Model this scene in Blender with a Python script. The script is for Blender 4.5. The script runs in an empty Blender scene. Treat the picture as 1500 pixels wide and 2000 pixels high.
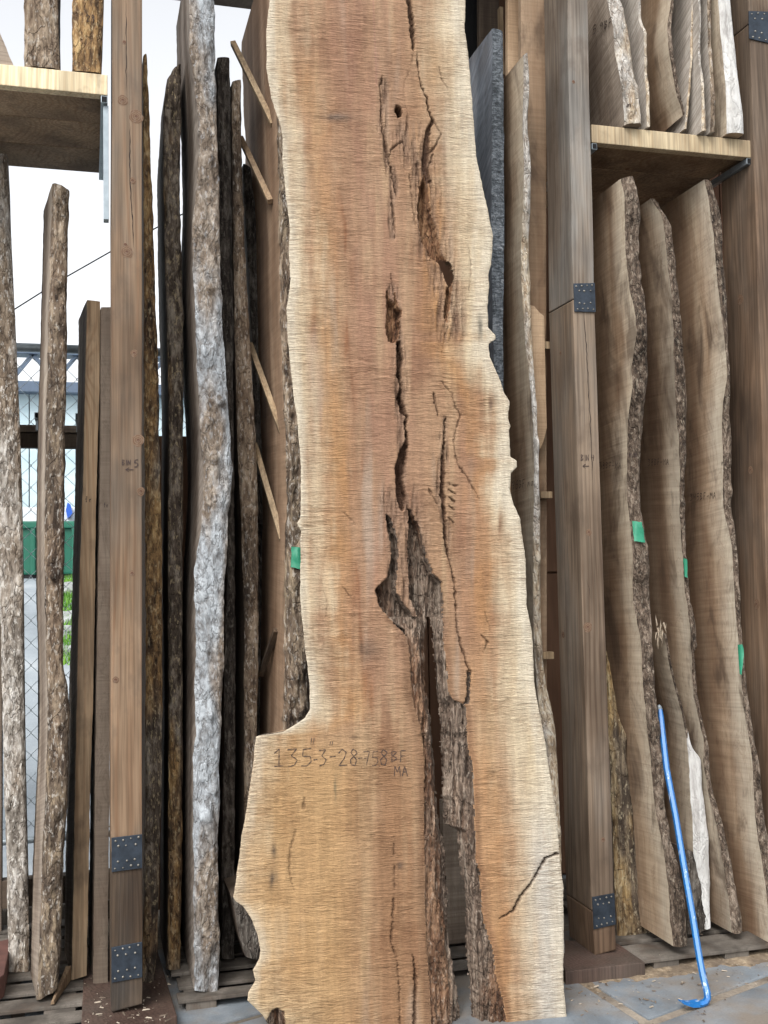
import bpy, bmesh, math, random
import numpy as np
from mathutils import Vector
from mathutils.bvhtree import BVHTree
random.seed(7)
rng = np.random.default_rng(7)
scene = bpy.context.scene
COL = scene.collection

# ------------------------------------------------------------------ camera
F = 2100.0                      # focal length in photo pixels (photo 1500 x 2000)
YAW, PITCH, ROLL, EYE = math.radians(15.4), math.radians(3.1), math.radians(1.0), 1.45
fw = np.array([math.sin(YAW)*math.cos(PITCH), math.cos(YAW)*math.cos(PITCH), math.sin(PITCH)])
r0 = np.array([math.cos(YAW), -math.sin(YAW), 0.0]); u0 = np.cross(r0, fw)
up = u0*math.cos(ROLL)+r0*math.sin(ROLL); rt = r0*math.cos(ROLL)-u0*math.sin(ROLL)
CAM = np.array([0, 0, EYE])
cd = bpy.data.cameras.new('camera'); cam = bpy.data.objects.new('camera', cd); COL.objects.link(cam)
cd.sensor_fit = 'VERTICAL'; cd.sensor_height = 36; cd.lens = 36*F/2000; cd.clip_end = 2000; cd.clip_start = .05
from mathutils import Matrix
cam.matrix_world = Matrix(((rt[0], up[0], -fw[0], 0), (rt[1], up[1], -fw[1], 0), (rt[2], up[2], -fw[2], EYE), (0, 0, 0, 1)))
scene.camera = cam
# ------------------------------------------------------------------ sky, sun, exposure
SUN_EL, SUN_AZ = math.radians(48), math.radians(216)      # azimuth from +Y, clockwise: behind the camera, a little left
w = bpy.data.worlds.new('World'); scene.world = w; w.use_nodes = True
nt = w.node_tree; nt.nodes.clear()
sky = nt.nodes.new('ShaderNodeTexSky'); sky.sky_type = 'NISHITA'; sky.sun_disc = False
sky.sun_elevation = SUN_EL; sky.sun_rotation = SUN_AZ; sky.air_density = 1.0; sky.dust_density = 4.0; sky.ozone_density = 1.0
hs = nt.nodes.new('ShaderNodeHueSaturation'); hs.inputs['Saturation'].default_value = .12   # overcast: the blue is gone
bg = nt.nodes.new('ShaderNodeBackground'); bg.inputs[1].default_value = .15
wo = nt.nodes.new('ShaderNodeOutputWorld')
nt.links.new(sky.outputs[0], hs.inputs['Color']); nt.links.new(hs.outputs[0], bg.inputs[0]); nt.links.new(bg.outputs[0], wo.inputs[0])
sd = bpy.data.lights.new('sun', 'SUN'); sd.energy = 0.7; sd.angle = math.radians(25); sd.color = (1, .97, .93)
sun = bpy.data.objects.new('sun', sd); COL.objects.link(sun)
sdir = Vector((math.sin(SUN_AZ)*math.cos(SUN_EL), math.cos(SUN_AZ)*math.cos(SUN_EL), math.sin(SUN_EL)))
sun.rotation_euler = (-sdir).to_track_quat('-Z', 'Y').to_euler()
scene.view_settings.view_transform = 'Standard'; scene.view_settings.look = 'None'
scene.view_settings.gamma = 1; scene.view_settings.exposure = 1.2
scene.render.engine = 'CYCLES'; scene.cycles.use_denoising = True
scene.render.resolution_x = 768; scene.render.resolution_y = 1024

# ------------------------------------------------------------------ photo rays
def ray(x, y): return fw+rt*(x-750)/F-up*(y-1000)/F
def PY(x, y, Y): d = ray(x, y); return CAM+d*(Y/d[1])
def PZ(x, y, Z): d = ray(x, y); return CAM+d*((Z-EYE)/d[2])
def rays(x, y):
    x = np.asarray(x, float); y = np.asarray(y, float)
    return fw+np.multiply.outer((x-750)/F, rt)-np.multiply.outer((y-1000)/F, up)
def PYv(x, y, Y):
    d = rays(x, y); return CAM+d*(np.asarray(Y)/d[..., 1])[..., None]
def proj(p):
    d = np.asarray(p, float)-CAM; z = d@fw
    return 750+F*(d@rt)/z, 1000-F*(d@up)/z
_Z = {1: (0, 0, 1/2.679), 2: (0, 480, 1/2.679), 3: (0, 980, .41333), 4: (0, 1480, .41333),
      5: (880, 0, .41333), 6: (880, 480, .41333), 7: (880, 980, .41333), 8: (880, 1480, .41333)}
def T(k, pts):
    a, b, s = _Z[k]; return [(a+x*s, b+y*s) for x, y in pts]

# ------------------------------------------------------------------ numpy gradient noise
_perm = np.random.default_rng(3).permutation(256); _perm = np.concatenate([_perm, _perm])
_g = np.random.default_rng(4).normal(size=(256, 3)); _g /= np.linalg.norm(_g, axis=1)[:, None]
def perlin(x, y, z):
    x, y, z = np.broadcast_arrays(np.asarray(x, float), np.asarray(y, float), np.asarray(z, float))
    xi, yi, zi = np.floor(x).astype(int), np.floor(y).astype(int), np.floor(z).astype(int)
    xf, yf, zf = x-xi, y-yi, z-zi
    u, v, t = [a*a*a*(a*(a*6-15)+10) for a in (xf, yf, zf)]
    def g(i, j, k):
        h = _perm[(_perm[(_perm[(xi+i) & 255]+yi+j) & 255]+zi+k) & 255]
        gr = _g[h]; return gr[..., 0]*(xf-i)+gr[..., 1]*(yf-j)+gr[..., 2]*(zf-k)
    l = lambda a, b, s: a+(b-a)*s
    return 1.5*l(l(l(g(0, 0, 0), g(1, 0, 0), u), l(g(0, 1, 0), g(1, 1, 0), u), v),
                 l(l(g(0, 0, 1), g(1, 0, 1), u), l(g(0, 1, 1), g(1, 1, 1), u), v), t)
def fbm(x, y, z, o=3):
    s = 0; a = 1
    for i in range(o):
        s = s+a*perlin(np.asarray(x)*2**i+i*17.3, np.asarray(y)*2**i+i*5.1, np.asarray(z)*2**i-i*9.7); a *= .5
    return s
def sstep(a, b, x): t = np.clip((x-a)/(b-a), 0, 1); return t*t*(3-2*t)

# ------------------------------------------------------------------ materials
def C(r, g, b):
    f = lambda c: (c/255/12.92 if c <= 10 else ((c/255+.055)/1.055)**2.4)
    return (f(r)*.87, f(g)*.87, f(b)*.87, 1)
class Mat:
    def __init__(s, name):
        s.m = bpy.data.materials.new(name); s.m.use_nodes = True; s.t = s.m.node_tree; s.t.nodes.clear()
    def n(s, typ, ins=None, **at):
        nd = s.t.nodes.new('ShaderNode'+typ)
        for k, v in at.items(): setattr(nd, k, v)
        for k, v in (ins or {}).items():
            if v is None: continue
            if hasattr(v, 'is_output'): s.t.links.new(v, nd.inputs[k])
            else: nd.inputs[k].default_value = v
        return nd
    def vec(s, rand=True):
        o = s.n('TexCoord').outputs['Object']
        if not rand: return o
        r = s.n('ObjectInfo').outputs['Random']
        k = s.n('VectorMath', {0: r, 1: (37, 61, 23)}, operation='MULTIPLY').outputs[0]
        return s.n('VectorMath', {0: o, 1: k}, operation='ADD').outputs[0]
    def map(s, v, scale=(1, 1, 1), rot=(0, 0, 0)):
        if any(rot): v = s.n('Mapping', {'Vector': v, 'Rotation': rot}).outputs[0]
        return s.n('Mapping', {'Vector': v, 'Scale': scale}).outputs[0]
    def noise(s, v, scale=1., detail=4., rough=.55, dist=0.):
        return s.n('TexNoise', {'Vector': v, 'Scale': scale, 'Detail': detail, 'Roughness': rough, 'Distortion': dist}).outputs[0]
    def vor(s, v, scale=1., feature='F1', rnd=1.):
        return s.n('TexVoronoi', {'Vector': v, 'Scale': scale, 'Randomness': rnd}, feature=feature).outputs['Distance']
    def ramp(s, f, stops):
        nd = s.n('ValToRGB', {0: f}); e = nd.color_ramp.elements
        while len(e) < len(stops): e.new(.5)
        for i, (p, c) in enumerate(stops):
            e[i].position = p; e[i].color = c if not isinstance(c, (int, float)) else (c, c, c, 1)
        return nd.outputs[0]
    def mix(s, f, a, b, blend='MIX'):
        nd = s.n('Mix', {0: f, 6: a, 7: b}, data_type='RGBA', blend_type=blend, clamp_factor=True); return nd.outputs[2]
    def math(s, op, a, b=None, c=None):
        return s.n('Math', {0: a, 1: b, 2: c}, operation=op).outputs[0]
    def rng(s, v, a, b, c=0., d=1.):
        return s.n('MapRange', {0: v, 1: a, 2: b, 3: c, 4: d}).outputs[0]
    def attr(s, name, out='Fac'): return s.n('Attribute', attribute_name=name).outputs[out]
    def bump(s, h, st, dist, nrm=None): return s.n('Bump', {'Height': h, 'Strength': st, 'Distance': dist, 'Normal': nrm}).outputs[0]
    def out(s, col, rough=.8, nrm=None, metal=0., spec=.3, **k):
        ins = {'Base Color': col, 'Roughness': rough, 'Normal': nrm, 'Metallic': metal, 'Specular IOR Level': spec}; ins.update(k)
        b = s.n('BsdfPrincipled', ins); o = s.n('OutputMaterial', {0: b.outputs[0]}); return s.m

def sawn_mat(name, dark, mid, light, ang=.12, saw=.5, freq=150, sap=.5, stain=.5, sapcol=None, run=2., heart=.0):
    s = Mat(name); v = s.vec()
    st = s.noise(s.map(v, (9, 9, .55)), 1, 4, .55, .3); bl = s.noise(v, 3.2, 3)
    f = s.math('MULTIPLY_ADD', st, .65, s.math('MULTIPLY', bl, .35))
    c = s.ramp(f, [(.36, dark), (.5, mid), (.63, light)])
    ins = s.attr('inset'); edge = s.rng(s.math('ADD', ins, s.math('MULTIPLY_ADD', s.noise(s.map(v, (7, 7, 3)), 1, 2), .16, -.08)), .13, .02)
    c = s.mix(s.math('MULTIPLY', edge, sap), c, sapcol or light)
    ht = s.rng(s.math('ADD', ins, s.math('MULTIPLY_ADD', s.noise(s.map(v, (4, 4, 1.6)), 1, 3), .5, -.25)), .10, .20); c = s.mix(s.math('MULTIPLY', ht, heart), c, dark)
    sn = s.noise(s.map(v, (run, run, freq), (ang, 0, 0)), 1, 2, .5); sn2 = s.rng(sn, .36, .64)
    c = s.mix(saw, c, s.mix(sn2, (.70, .67, .65, 1), (1.18, 1.18, 1.18, 1)), 'MULTIPLY')
    sw = s.noise(s.map(v, (14, 14, 4)), 1, 4, .6, 1.6); c = s.mix(s.math('MULTIPLY', s.rng(s.math('ABSOLUTE', s.math('SUBTRACT', sw, .5)), .025, .0), .35), c, dark)
    fib = s.noise(s.map(v, (110, 110, 5)), 1, 2)
    c = s.mix(.3, c, s.ramp(fib, [(.3, .62), (.7, 1.08)]), 'MULTIPLY')
    sm = s.rng(s.noise(s.map(v, (6, 6, 2.6)), 1, 4, .65, .6), .52, .66)
    c = s.mix(s.math('MULTIPLY', sm, stain), c, C(84, 68, 56))
    mk = s.rng(s.noise(v, 5, 3), .35, .65, .25, 1.); n = s.bump(s.math('MULTIPLY_ADD', fib, .3, s.math('MULTIPLY', sn, mk)), .25+.4*saw*saw, .005)
    return s.out(c, .82, n, spec=.2)

def bark_mat(name, c0, c1, c2, c3, scl=1., fleck=.4, fleckcol=None, stretch=.4, tone=None, depth=.014, dark=.5, sh=.70):
    D = lambda c: (c[0]*sh, c[1]*sh, c[2]*sh, 1)
    c0, c1, c2, c3 = D(c0), D(c1), D(c2), D(c3); fleckcol = D(fleckcol) if fleckcol else None; tone = [D(q) for q in tone] if tone else None
    s = Mat(name); v = s.vec()
    big = s.noise(s.map(v, (5, 5, 1.8)), 1, 3); med = s.noise(s.map(v, (58*scl, 58*scl, 58*scl*stretch)), 1, 4, .66, .4)
    lump = s.noise(s.map(v, (17, 17, 9)), 1, 3, .6, .25)
    f = s.math('ADD', s.math('MULTIPLY_ADD', med, .55, s.math('MULTIPLY', big, .25)), s.math('MULTIPLY', lump, .2))
    c = s.ramp(f, [(.38, c0), (.46, c1), (.53, c2), (.62, c3)])
    if tone is not None:                                   # second colouring of the same bark in large patches
        pt = s.rng(s.noise(s.map(v, (6, 6, 1.3)), 1, 3), .46, .56)
        c = s.mix(pt, c, s.ramp(f, [(.38, tone[0]), (.5, tone[1]), (.61, tone[2])]))
    crease = s.rng(s.math('ABSOLUTE', s.math('SUBTRACT', lump, .5)), .03, .0)
    c = s.mix(s.math('MULTIPLY', crease, .35), c, c0)
    fl = s.rng(s.noise(s.map(v, (95, 95, 38)), 1, 3, .65), .56, .63)
    c = s.mix(s.math('MULTIPLY', fl, fleck), c, fleckcol or c3)
    dk = s.rng(s.noise(s.map(v, (80, 80, 34)), 1, 3, .65), .45, .37); c = s.mix(s.math('MULTIPLY', dk, dark), c, c0)
    h = s.math('ADD', s.math('MULTIPLY', lump, 1.2), s.math('SUBTRACT', med, s.math('MULTIPLY', crease, .25)))
    return s.out(c, .85, s.bump(h, .9, depth), spec=.25)

def fir_mat(name, pale, red, grey, greyamt=.4, rings=52, knots=1.):
    s = Mat(name); v = s.vec()
    warp = s.noise(s.map(v, (4, 4, .5)), 1, 2, .5)
    kd = s.vor(s.map(v, (7, 7, 2.3)), 1, 'F1')
    k = s.rng(kd, .5, .0)
    sep = s.n('SeparateXYZ', {0: v}); g = s.math('MULTIPLY_ADD', sep.outputs[0], 1.0, s.math('MULTIPLY', sep.outputs[1], .35))
    g = s.math('ADD', s.math('MULTIPLY_ADD', warp, .22, g), s.math('MULTIPLY', s.math('MULTIPLY', k, k), .10*knots))
    rg = s.math('SINE', s.math('MULTIPLY', g, rings*6.283)); rg = s.rng(rg, -.1, 1.)
    amp = s.rng(s.noise(s.map(v, (9, 9, 1)), 1, 2), .35, .65, .15, .75)
    c = s.mix(s.math('MULTIPLY', rg, amp), pale, red)
    bl = s.noise(s.map(v, (5, 5, 1.3)), 1, 4, .62); c = s.mix(s.math('MULTIPLY', s.rng(bl, .42, .62), greyamt), c, grey)
    fib = s.noise(s.map(v, (120, 120, 3)), 1, 2, .6); c = s.mix(.7, c, s.ramp(fib, [(.34, .55), (.66, 1.12)]), 'MULTIPLY')
    kk = s.rng(kd, .10*knots, .05*knots); c = s.mix(s.math('MULTIPLY', kk, .7), c, C(104, 66, 44))
    blot = s.noise(s.map(v, (8, 8, 5)), 1, 4, .65); c = s.mix(s.math('MULTIPLY', s.rng(blot, .55, .7), .5), c, C(92, 80, 70))
    lg = s.noise(s.map(v, (2.5, 2.5, 1.1)), 1, 4, .6); c = s.mix(.85, c, s.ramp(lg, [(.36, C(178, 168, 160)), (.6, (1.0, .98, .95, 1))]), 'MULTIPLY')
    n = s.bump(s.math('MULTIPLY_ADD', fib, .8, s.math('MULTIPLY', rg, .3)), .45, .002)
    return s.out(c, .78, n, spec=.2)

def plain(name, col, rough=.6, metal=0., var=.25, scale=30, bump=.15, spec=.4):
    s = Mat(name); v = s.vec(); n0 = s.noise(v, scale, 5, .6)
    c = s.mix(var, col, s.ramp(n0, [(.3, .35), (.7, 1.3)]), 'MULTIPLY')
    return s.out(c, rough, s.bump(n0, bump, .003), metal, spec)

M = {}
M['brown'] = sawn_mat('sawn_brown', C(124, 98, 76), C(168, 145, 120), C(192, 172, 147), ang=.06, saw=.28, freq=110, stain=.7, sap=.7, heart=.6, sapcol=C(200, 188, 168))
M['umber'] = sawn_mat('sawn_umber', C(108, 86, 68), C(146, 124, 102), C(172, 151, 127), ang=-.04, saw=.25, freq=95, stain=.75, sap=.7, heart=.6, sapcol=C(186, 177, 160))
M['walnut'] = sawn_mat('sawn_walnut', C(118, 92, 71), C(162, 139, 115), C(188, 169, 144), ang=.1, saw=.28, freq=100, stain=.8, sap=.75, heart=.7, sapcol=C(200, 190, 172))
M['redbrown'] = sawn_mat('sawn_redbrown', C(112, 88, 69), C(142, 115, 92), C(166, 141, 117), ang=-.06, saw=.2, stain=.3)
M['grey'] = sawn_mat('sawn_grey', C(124, 118, 110), C(158, 150, 140), C(186, 178, 168), ang=.5, saw=.8, freq=130, stain=.25)
M['greybrown'] = sawn_mat('sawn_greybrown', C(98, 86, 76), C(136, 122, 108), C(166, 154, 140), ang=.25, saw=.6, freq=120, stain=.4)
M['furrow'] = sawn_mat('sawn_furrowed', C(96, 84, 74), C(130, 117, 105), C(160, 150, 140), ang=.45, saw=1.0, freq=75, stain=.25, run=6)
M['blue'] = sawn_mat('sawn_bluegrey', C(78, 84, 92), C(108, 115, 124), C(140, 146, 154), ang=.6, saw=.7, freq=60, sap=.2, stain=.25)
M['white'] = sawn_mat('sawn_pale', C(176, 170, 164), C(206, 200, 194), C(226, 222, 216), saw=.3, stain=.12)
M['tan'] = sawn_mat('sawn_tan', C(150, 124, 98), C(172, 146, 118), C(190, 165, 137), ang=.02, saw=.4, freq=160, stain=.12)
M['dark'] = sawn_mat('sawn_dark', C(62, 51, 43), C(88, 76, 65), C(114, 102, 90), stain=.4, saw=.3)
M['k_lichen'] = bark_mat('bark_lichen', C(92, 86, 80), C(140, 142, 144), C(168, 173, 177), C(192, 198, 203), .8, .25, C(214, 220, 226), .6, tone=(C(74, 62, 52), C(128, 114, 100), C(176, 165, 152)), depth=.011, dark=.4, sh=.84)
M['k_ochre'] = bark_mat('bark_ochre', C(44, 32, 23), C(104, 80, 55), C(150, 118, 78), C(192, 164, 118), .9, .4, C(206, 186, 148), .24, tone=(C(42, 36, 31), C(92, 80, 69), C(150, 139, 125)), sh=.88)
M['k_brown'] = bark_mat('bark_brown', C(58, 46, 37), C(116, 98, 81), C(150, 132, 112), C(180, 164, 144), .85, .4, C(222, 216, 206), .22, tone=(C(56, 46, 38), C(104, 90, 76), C(160, 142, 118)), sh=.8)
M['k_peel'] = bark_mat('bark_peeling', C(62, 52, 44), C(118, 102, 86), C(150, 134, 116), C(182, 168, 150), .8, .6, C(226, 222, 214), .25, tone=(C(90, 82, 74), C(156, 148, 138), C(208, 204, 198)), sh=.84)
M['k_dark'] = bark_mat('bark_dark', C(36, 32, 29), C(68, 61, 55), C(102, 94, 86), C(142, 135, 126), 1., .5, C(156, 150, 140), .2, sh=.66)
M['k_rough'] = bark_mat('bark_rough', C(44, 36, 30), C(86, 72, 60), C(120, 104, 90), C(158, 142, 126), 1.2, .5, C(182, 168, 150), .4, depth=.018, sh=.75)
M['k_straw'] = bark_mat('bark_straw', C(70, 54, 40), C(138, 110, 74), C(184, 156, 110), C(212, 192, 152), 1., .4, C(226, 212, 180), .14, tone=(C(50, 42, 36), C(92, 80, 68), C(150, 134, 112)), sh=.8)
M['k_cream'] = bark_mat('bark_cream', C(128, 108, 88), C(178, 158, 132), C(204, 190, 168), C(224, 214, 198), .8, .5, C(226, 220, 210), .35, tone=(C(120, 114, 106), C(168, 162, 154), C(204, 200, 194)), sh=.85)
M['k_blue'] = bark_mat('edge_blue', C(56, 60, 64), C(92, 98, 104), C(124, 130, 136), C(166, 170, 174), .8, .2, C(150, 156, 162), 2.6, dark=.2, sh=.85)
M['k_white'] = bark_mat('edge_white', C(160, 156, 152), C(198, 196, 192), C(214, 213, 210), C(228, 227, 224), .5, .15, C(236, 230, 218), .12, depth=.006, sh=.82)
M['k_incl'] = bark_mat('bark_inclusion', C(46, 36, 30), C(92, 76, 64), C(128, 111, 97), C(164, 148, 132), 1.1, .35, C(180, 166, 150), .06, tone=(C(48, 34, 26), C(106, 76, 56), C(154, 122, 96)), depth=.018, sh=.85)
M['k_rot'] = bark_mat('rotten_heartwood', C(58, 38, 28), C(112, 78, 56), C(152, 112, 82), C(184, 146, 110), 1.1, .3, C(190, 156, 120), .07, depth=.016, sh=.8)
M['fir'] = fir_mat('fir_post', C(136, 114, 93), C(120, 89, 66), C(104, 97, 89), .7, 34, 0.)
M['firgrey'] = fir_mat('fir_post_grey', C(136, 120, 104), C(106, 87, 71), C(116, 111, 105), .7, 60, .0)
M['firash'] = fir_mat('fir_post_ash', C(142, 131, 119), C(116, 101, 88), C(132, 132, 130), .75, 50, .0)
M['firdark'] = fir_mat('fir_post_dark', C(100, 84, 68), C(70, 55, 43), C(66, 65, 64), .8, 60, .0)  # dark tone holds both dirt and the weaker light near the ground
M['firred'] = fir_mat('fir_post_red', C(132, 110, 91), C(98, 78, 61), C(98, 92, 85), .55, 60, .0)
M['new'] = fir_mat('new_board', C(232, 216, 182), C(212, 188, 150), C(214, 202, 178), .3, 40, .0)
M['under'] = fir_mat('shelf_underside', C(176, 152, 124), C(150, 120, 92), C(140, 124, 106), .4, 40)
M['pallet'] = sawn_mat('pallet_board', C(66, 61, 56), C(96, 90, 83), C(124, 117, 109), ang=1.5708, saw=.25, freq=60, stain=.4)  # toned down for grime and, painted in, the dimness at ground level
M['base'] = fir_mat('base_plank', C(98, 80, 72), C(78, 60, 54), C(82, 76, 70), .6, 60, .0)
M['block'] = plain('block_red', C(92, 60, 52), .85, var=.5, scale=12)
M['stick'] = fir_mat('sticker_wood', C(176, 154, 124), C(152, 124, 94), C(150, 138, 120), .4, 60, .0)
M['plate'] = plain('steel_plate', C(54, 62, 72), .5, .5, .7, 26, .3)
M['nail'] = plain('nail_steel', C(134, 130, 122), .45, .8, .5, 60, .1)
M['alu'] = plain('galvanised', C(150, 160, 166), .4, .6, .3, 25, .1)
M['black'] = plain('painted_shade', C(12, 12, 14), .9)  # near-black that paints shade inside tube ends and in the gap
M['ink'] = plain('marker_ink', C(56, 42, 38), .7, var=.1)
M['tape'] = plain('green_tape', C(40, 128, 98), .55, var=.25, scale=40)
M['chip'] = plain('chip_wood', C(160, 148, 132), .9, var=.4)
s = Mat('knot'); v = s.vec(False); ln = s.n('VectorMath', {0: v}, operation='LENGTH').outputs['Value']; a = s.noise(v, 90, 3)
rr_ = s.math('SINE', s.math('MULTIPLY', s.math('MULTIPLY_ADD', a, .01, ln), 1000.)); c = s.mix(s.rng(rr_, -1, 1), C(116, 95, 77), C(94, 70, 54)); c = s.mix(s.rng(ln, .007, .002), c, C(80, 52, 40)); c = s.mix(s.math('MULTIPLY', s.rng(a, .5, .62), .5), c, C(120, 104, 90)); M['knot'] = s.out(c, .75, spec=.2)
M['crackdark'] = plain('check_dark', C(40, 30, 26), .9)
M['redline'] = plain('red_chalk', C(186, 96, 92), .9, var=.5, scale=90)

# ------------------------------------------------------------------ object helpers
def tag(o, label=None, cat=None, group=None, kind=None):
    if label: o['label'] = label
    if cat: o['category'] = cat
    if group: o['group'] = group
    if cat and not kind: kind = 'thing'
    if kind: o['kind'] = kind
    return o
def empty(name, loc, label, cat, group=None):
    o = bpy.data.objects.new(name, None); o.empty_display_size = .1; COL.objects.link(o)
    o.location = [float(a) for a in loc]; return tag(o, label, cat, group)
def mesh(name, verts, faces, mat, parent=None, smooth=True, attrs=None, cols=None):
    """world-space verts; a child keeps its parent's origin as its own"""
    org = np.array(parent.location) if parent is not None else np.zeros(3)
    if parent is not None and parent.parent is not None: org = org+np.array(parent.parent.location)
    v = np.asarray(verts, float)-org
    me = bpy.data.meshes.new(name)
    if isinstance(faces, np.ndarray):
        nf, k = faces.shape
        me.vertices.add(len(v)); me.vertices.foreach_set('co', v.astype(np.float32).ravel())
        me.loops.add(nf*k); me.loops.foreach_set('vertex_index', faces.astype(np.int32).ravel())
        me.polygons.add(nf); me.polygons.foreach_set('loop_start', np.arange(0, nf*k, k, dtype=np.int32))
        me.polygons.foreach_set('loop_total', np.full(nf, k, dtype=np.int32)); me.update(calc_edges=True)
    else:
        me.from_pydata([tuple(a) for a in v], [], [list(f) for f in faces])
    me.polygons.foreach_set('use_smooth', [smooth]*len(me.polygons))
    for k, a in (attrs or {}).items():
        at = me.attributes.new(k, 'FLOAT', 'POINT'); at.data.foreach_set('value', np.asarray(a, np.float32).ravel())
    for k, a in (cols or {}).items():
        at = me.attributes.new(k, 'FLOAT_COLOR', 'POINT'); at.data.foreach_set('color', np.asarray(a, np.float32).ravel())
    me.validate(); me.materials.append(mat)
    o = bpy.data.objects.new(name, me); COL.objects.link(o)
    if parent is not None: o.parent = parent
    return o
def grid_faces(nr, nc, flip=False):
    i = np.arange(nr-1)[:, None]*nc+np.arange(nc-1)[None]
    f = np.stack([i, i+1, i+nc+1, i+nc], -1).reshape(-1, 4)
    return f[:, ::-1] if flip else f
def hexa(name, c8, mat, parent=None, bevel=.004, cuts=0, wob=0.):
    """box from eight corners: bottom (fl, fr, br, bl) then top; bevelled edges"""
    bm = bmesh.new(); vs = [bm.verts.new([float(a) for a in p]) for p in c8]
    for f in ((3, 2, 1, 0), (4, 5, 6, 7), (0, 1, 5, 4), (1, 2, 6, 5), (2, 3, 7, 6), (3, 0, 4, 7)): bm.faces.new([vs[i] for i in f])
    if bevel: bmesh.ops.bevel(bm, geom=list(bm.edges), offset=bevel, segments=2, affect='EDGES', profile=.6)
    if cuts:
        bmesh.ops.subdivide_edges(bm, edges=[e for e in bm.edges if e.calc_length() > .25], cuts=cuts, use_grid_fill=True)
    bm.normal_update()
    V = np.array([v.co for v in bm.verts]); Fs = [[v.index for v in f.verts] for f in bm.faces] if not bm.verts.index_update() else 0
    bm.free()
    if wob:
        V = V+wob*np.stack([perlin(V[:, 2]*2.2+V[:, 0]*3, V[:, 1]*3, 3.3), perlin(V[:, 2]*2.2, V[:, 0]*3, 8.8), 0*V[:, 0]], 1)
    return mesh(name, V, Fs, mat, parent, smooth=False, attrs={'inset': np.full(len(V), .3)})
def box(name, lo, hi, mat, parent=None, bevel=.004, **k):
    (a, b, c), (d, e, f) = lo, hi
    return hexa(name, [(a, b, c), (d, b, c), (d, e, c), (a, e, c), (a, b, f), (d, b, f), (d, e, f), (a, e, f)], mat, parent, bevel, **k)
def bar(name, A, B, wx, wy, mat, parent=None, upv=(0, 0, 1), bevel=.0015):
    A = np.array(A, float); B = np.array(B, float); d = B-A; d /= np.linalg.norm(d)
    s = np.cross(d, upv); s /= np.linalg.norm(s); t = np.cross(s, d)
    q = lambda P: [P-s*wx/2-t*wy/2, P+s*wx/2-t*wy/2, P+s*wx/2+t*wy/2, P-s*wx/2+t*wy/2]
    return hexa(name, q(A)+q(B), mat, parent, bevel)
def tube_geo(pts, rad, n=6, sq=None):
    pts = np.asarray(pts, float); rad = np.broadcast_to(np.asarray(rad, float), (len(pts),))
    V = []; d = np.gradient(pts, axis=0); d /= np.linalg.norm(d, axis=1)[:, None]
    ref = np.array([0, 1, 0.]) if abs(d[0][1]) < .9 else np.array([1, 0, 0.])
    for p, t, r in zip(pts, d, rad):
        a = np.cross(t, ref); a /= np.linalg.norm(a); b = np.cross(t, a)
        for k in range(n):
            w_ = 2*math.pi*(k+.5)/n; V.append(p+r*(a*math.cos(w_)+b*math.sin(w_)))
    m = len(pts); Fc = [[i*n+k, i*n+(k+1) % n, (i+1)*n+(k+1) % n, (i+1)*n+k] for i in range(m-1) for k in range(n)]
    Fc += [list(range(n))[::-1], [(m-1)*n+k for k in range(n)]]
    return V, Fc
class Acc:
    def __init__(s): s.V = []; s.F = []
    def add(s, V, Fc):
        o = len(s.V); s.V += [np.asarray(v, float) for v in V]; s.F += [[i+o for i in f] for f in Fc]
    def build(s, name, mat, parent=None, smooth=True): return mesh(name, np.array(s.V), s.F, mat, parent, smooth)
def interp(pl, y):
    a = np.array(sorted(pl, key=lambda p: p[1])); return np.interp(y, a[:, 1], a[:, 0])
def smooth1(a, k):
    if k < 1: return a
    p = np.pad(a, k, mode='edge'); return np.convolve(p, np.ones(2*k+1)/(2*k+1), 'valid')
def bvh_of(*obs):
    V = []; Fc = []
    for o in obs:
        off = len(V); org = Vector(o.parent.location) if o.parent else Vector((0, 0, 0))
        V += [v.co+org for v in o.data.vertices]; Fc += [[i+off for i in p.vertices] for p in o.data.polygons]
    return BVHTree.FromPolygons(V, Fc)
def hit(b, x, y):
    d = ray(x, y); r = b.ray_cast(Vector(CAM), Vector(d).normalized())
    return (np.array(r[0]), np.array(r[1])) if r[0] is not None else None

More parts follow.
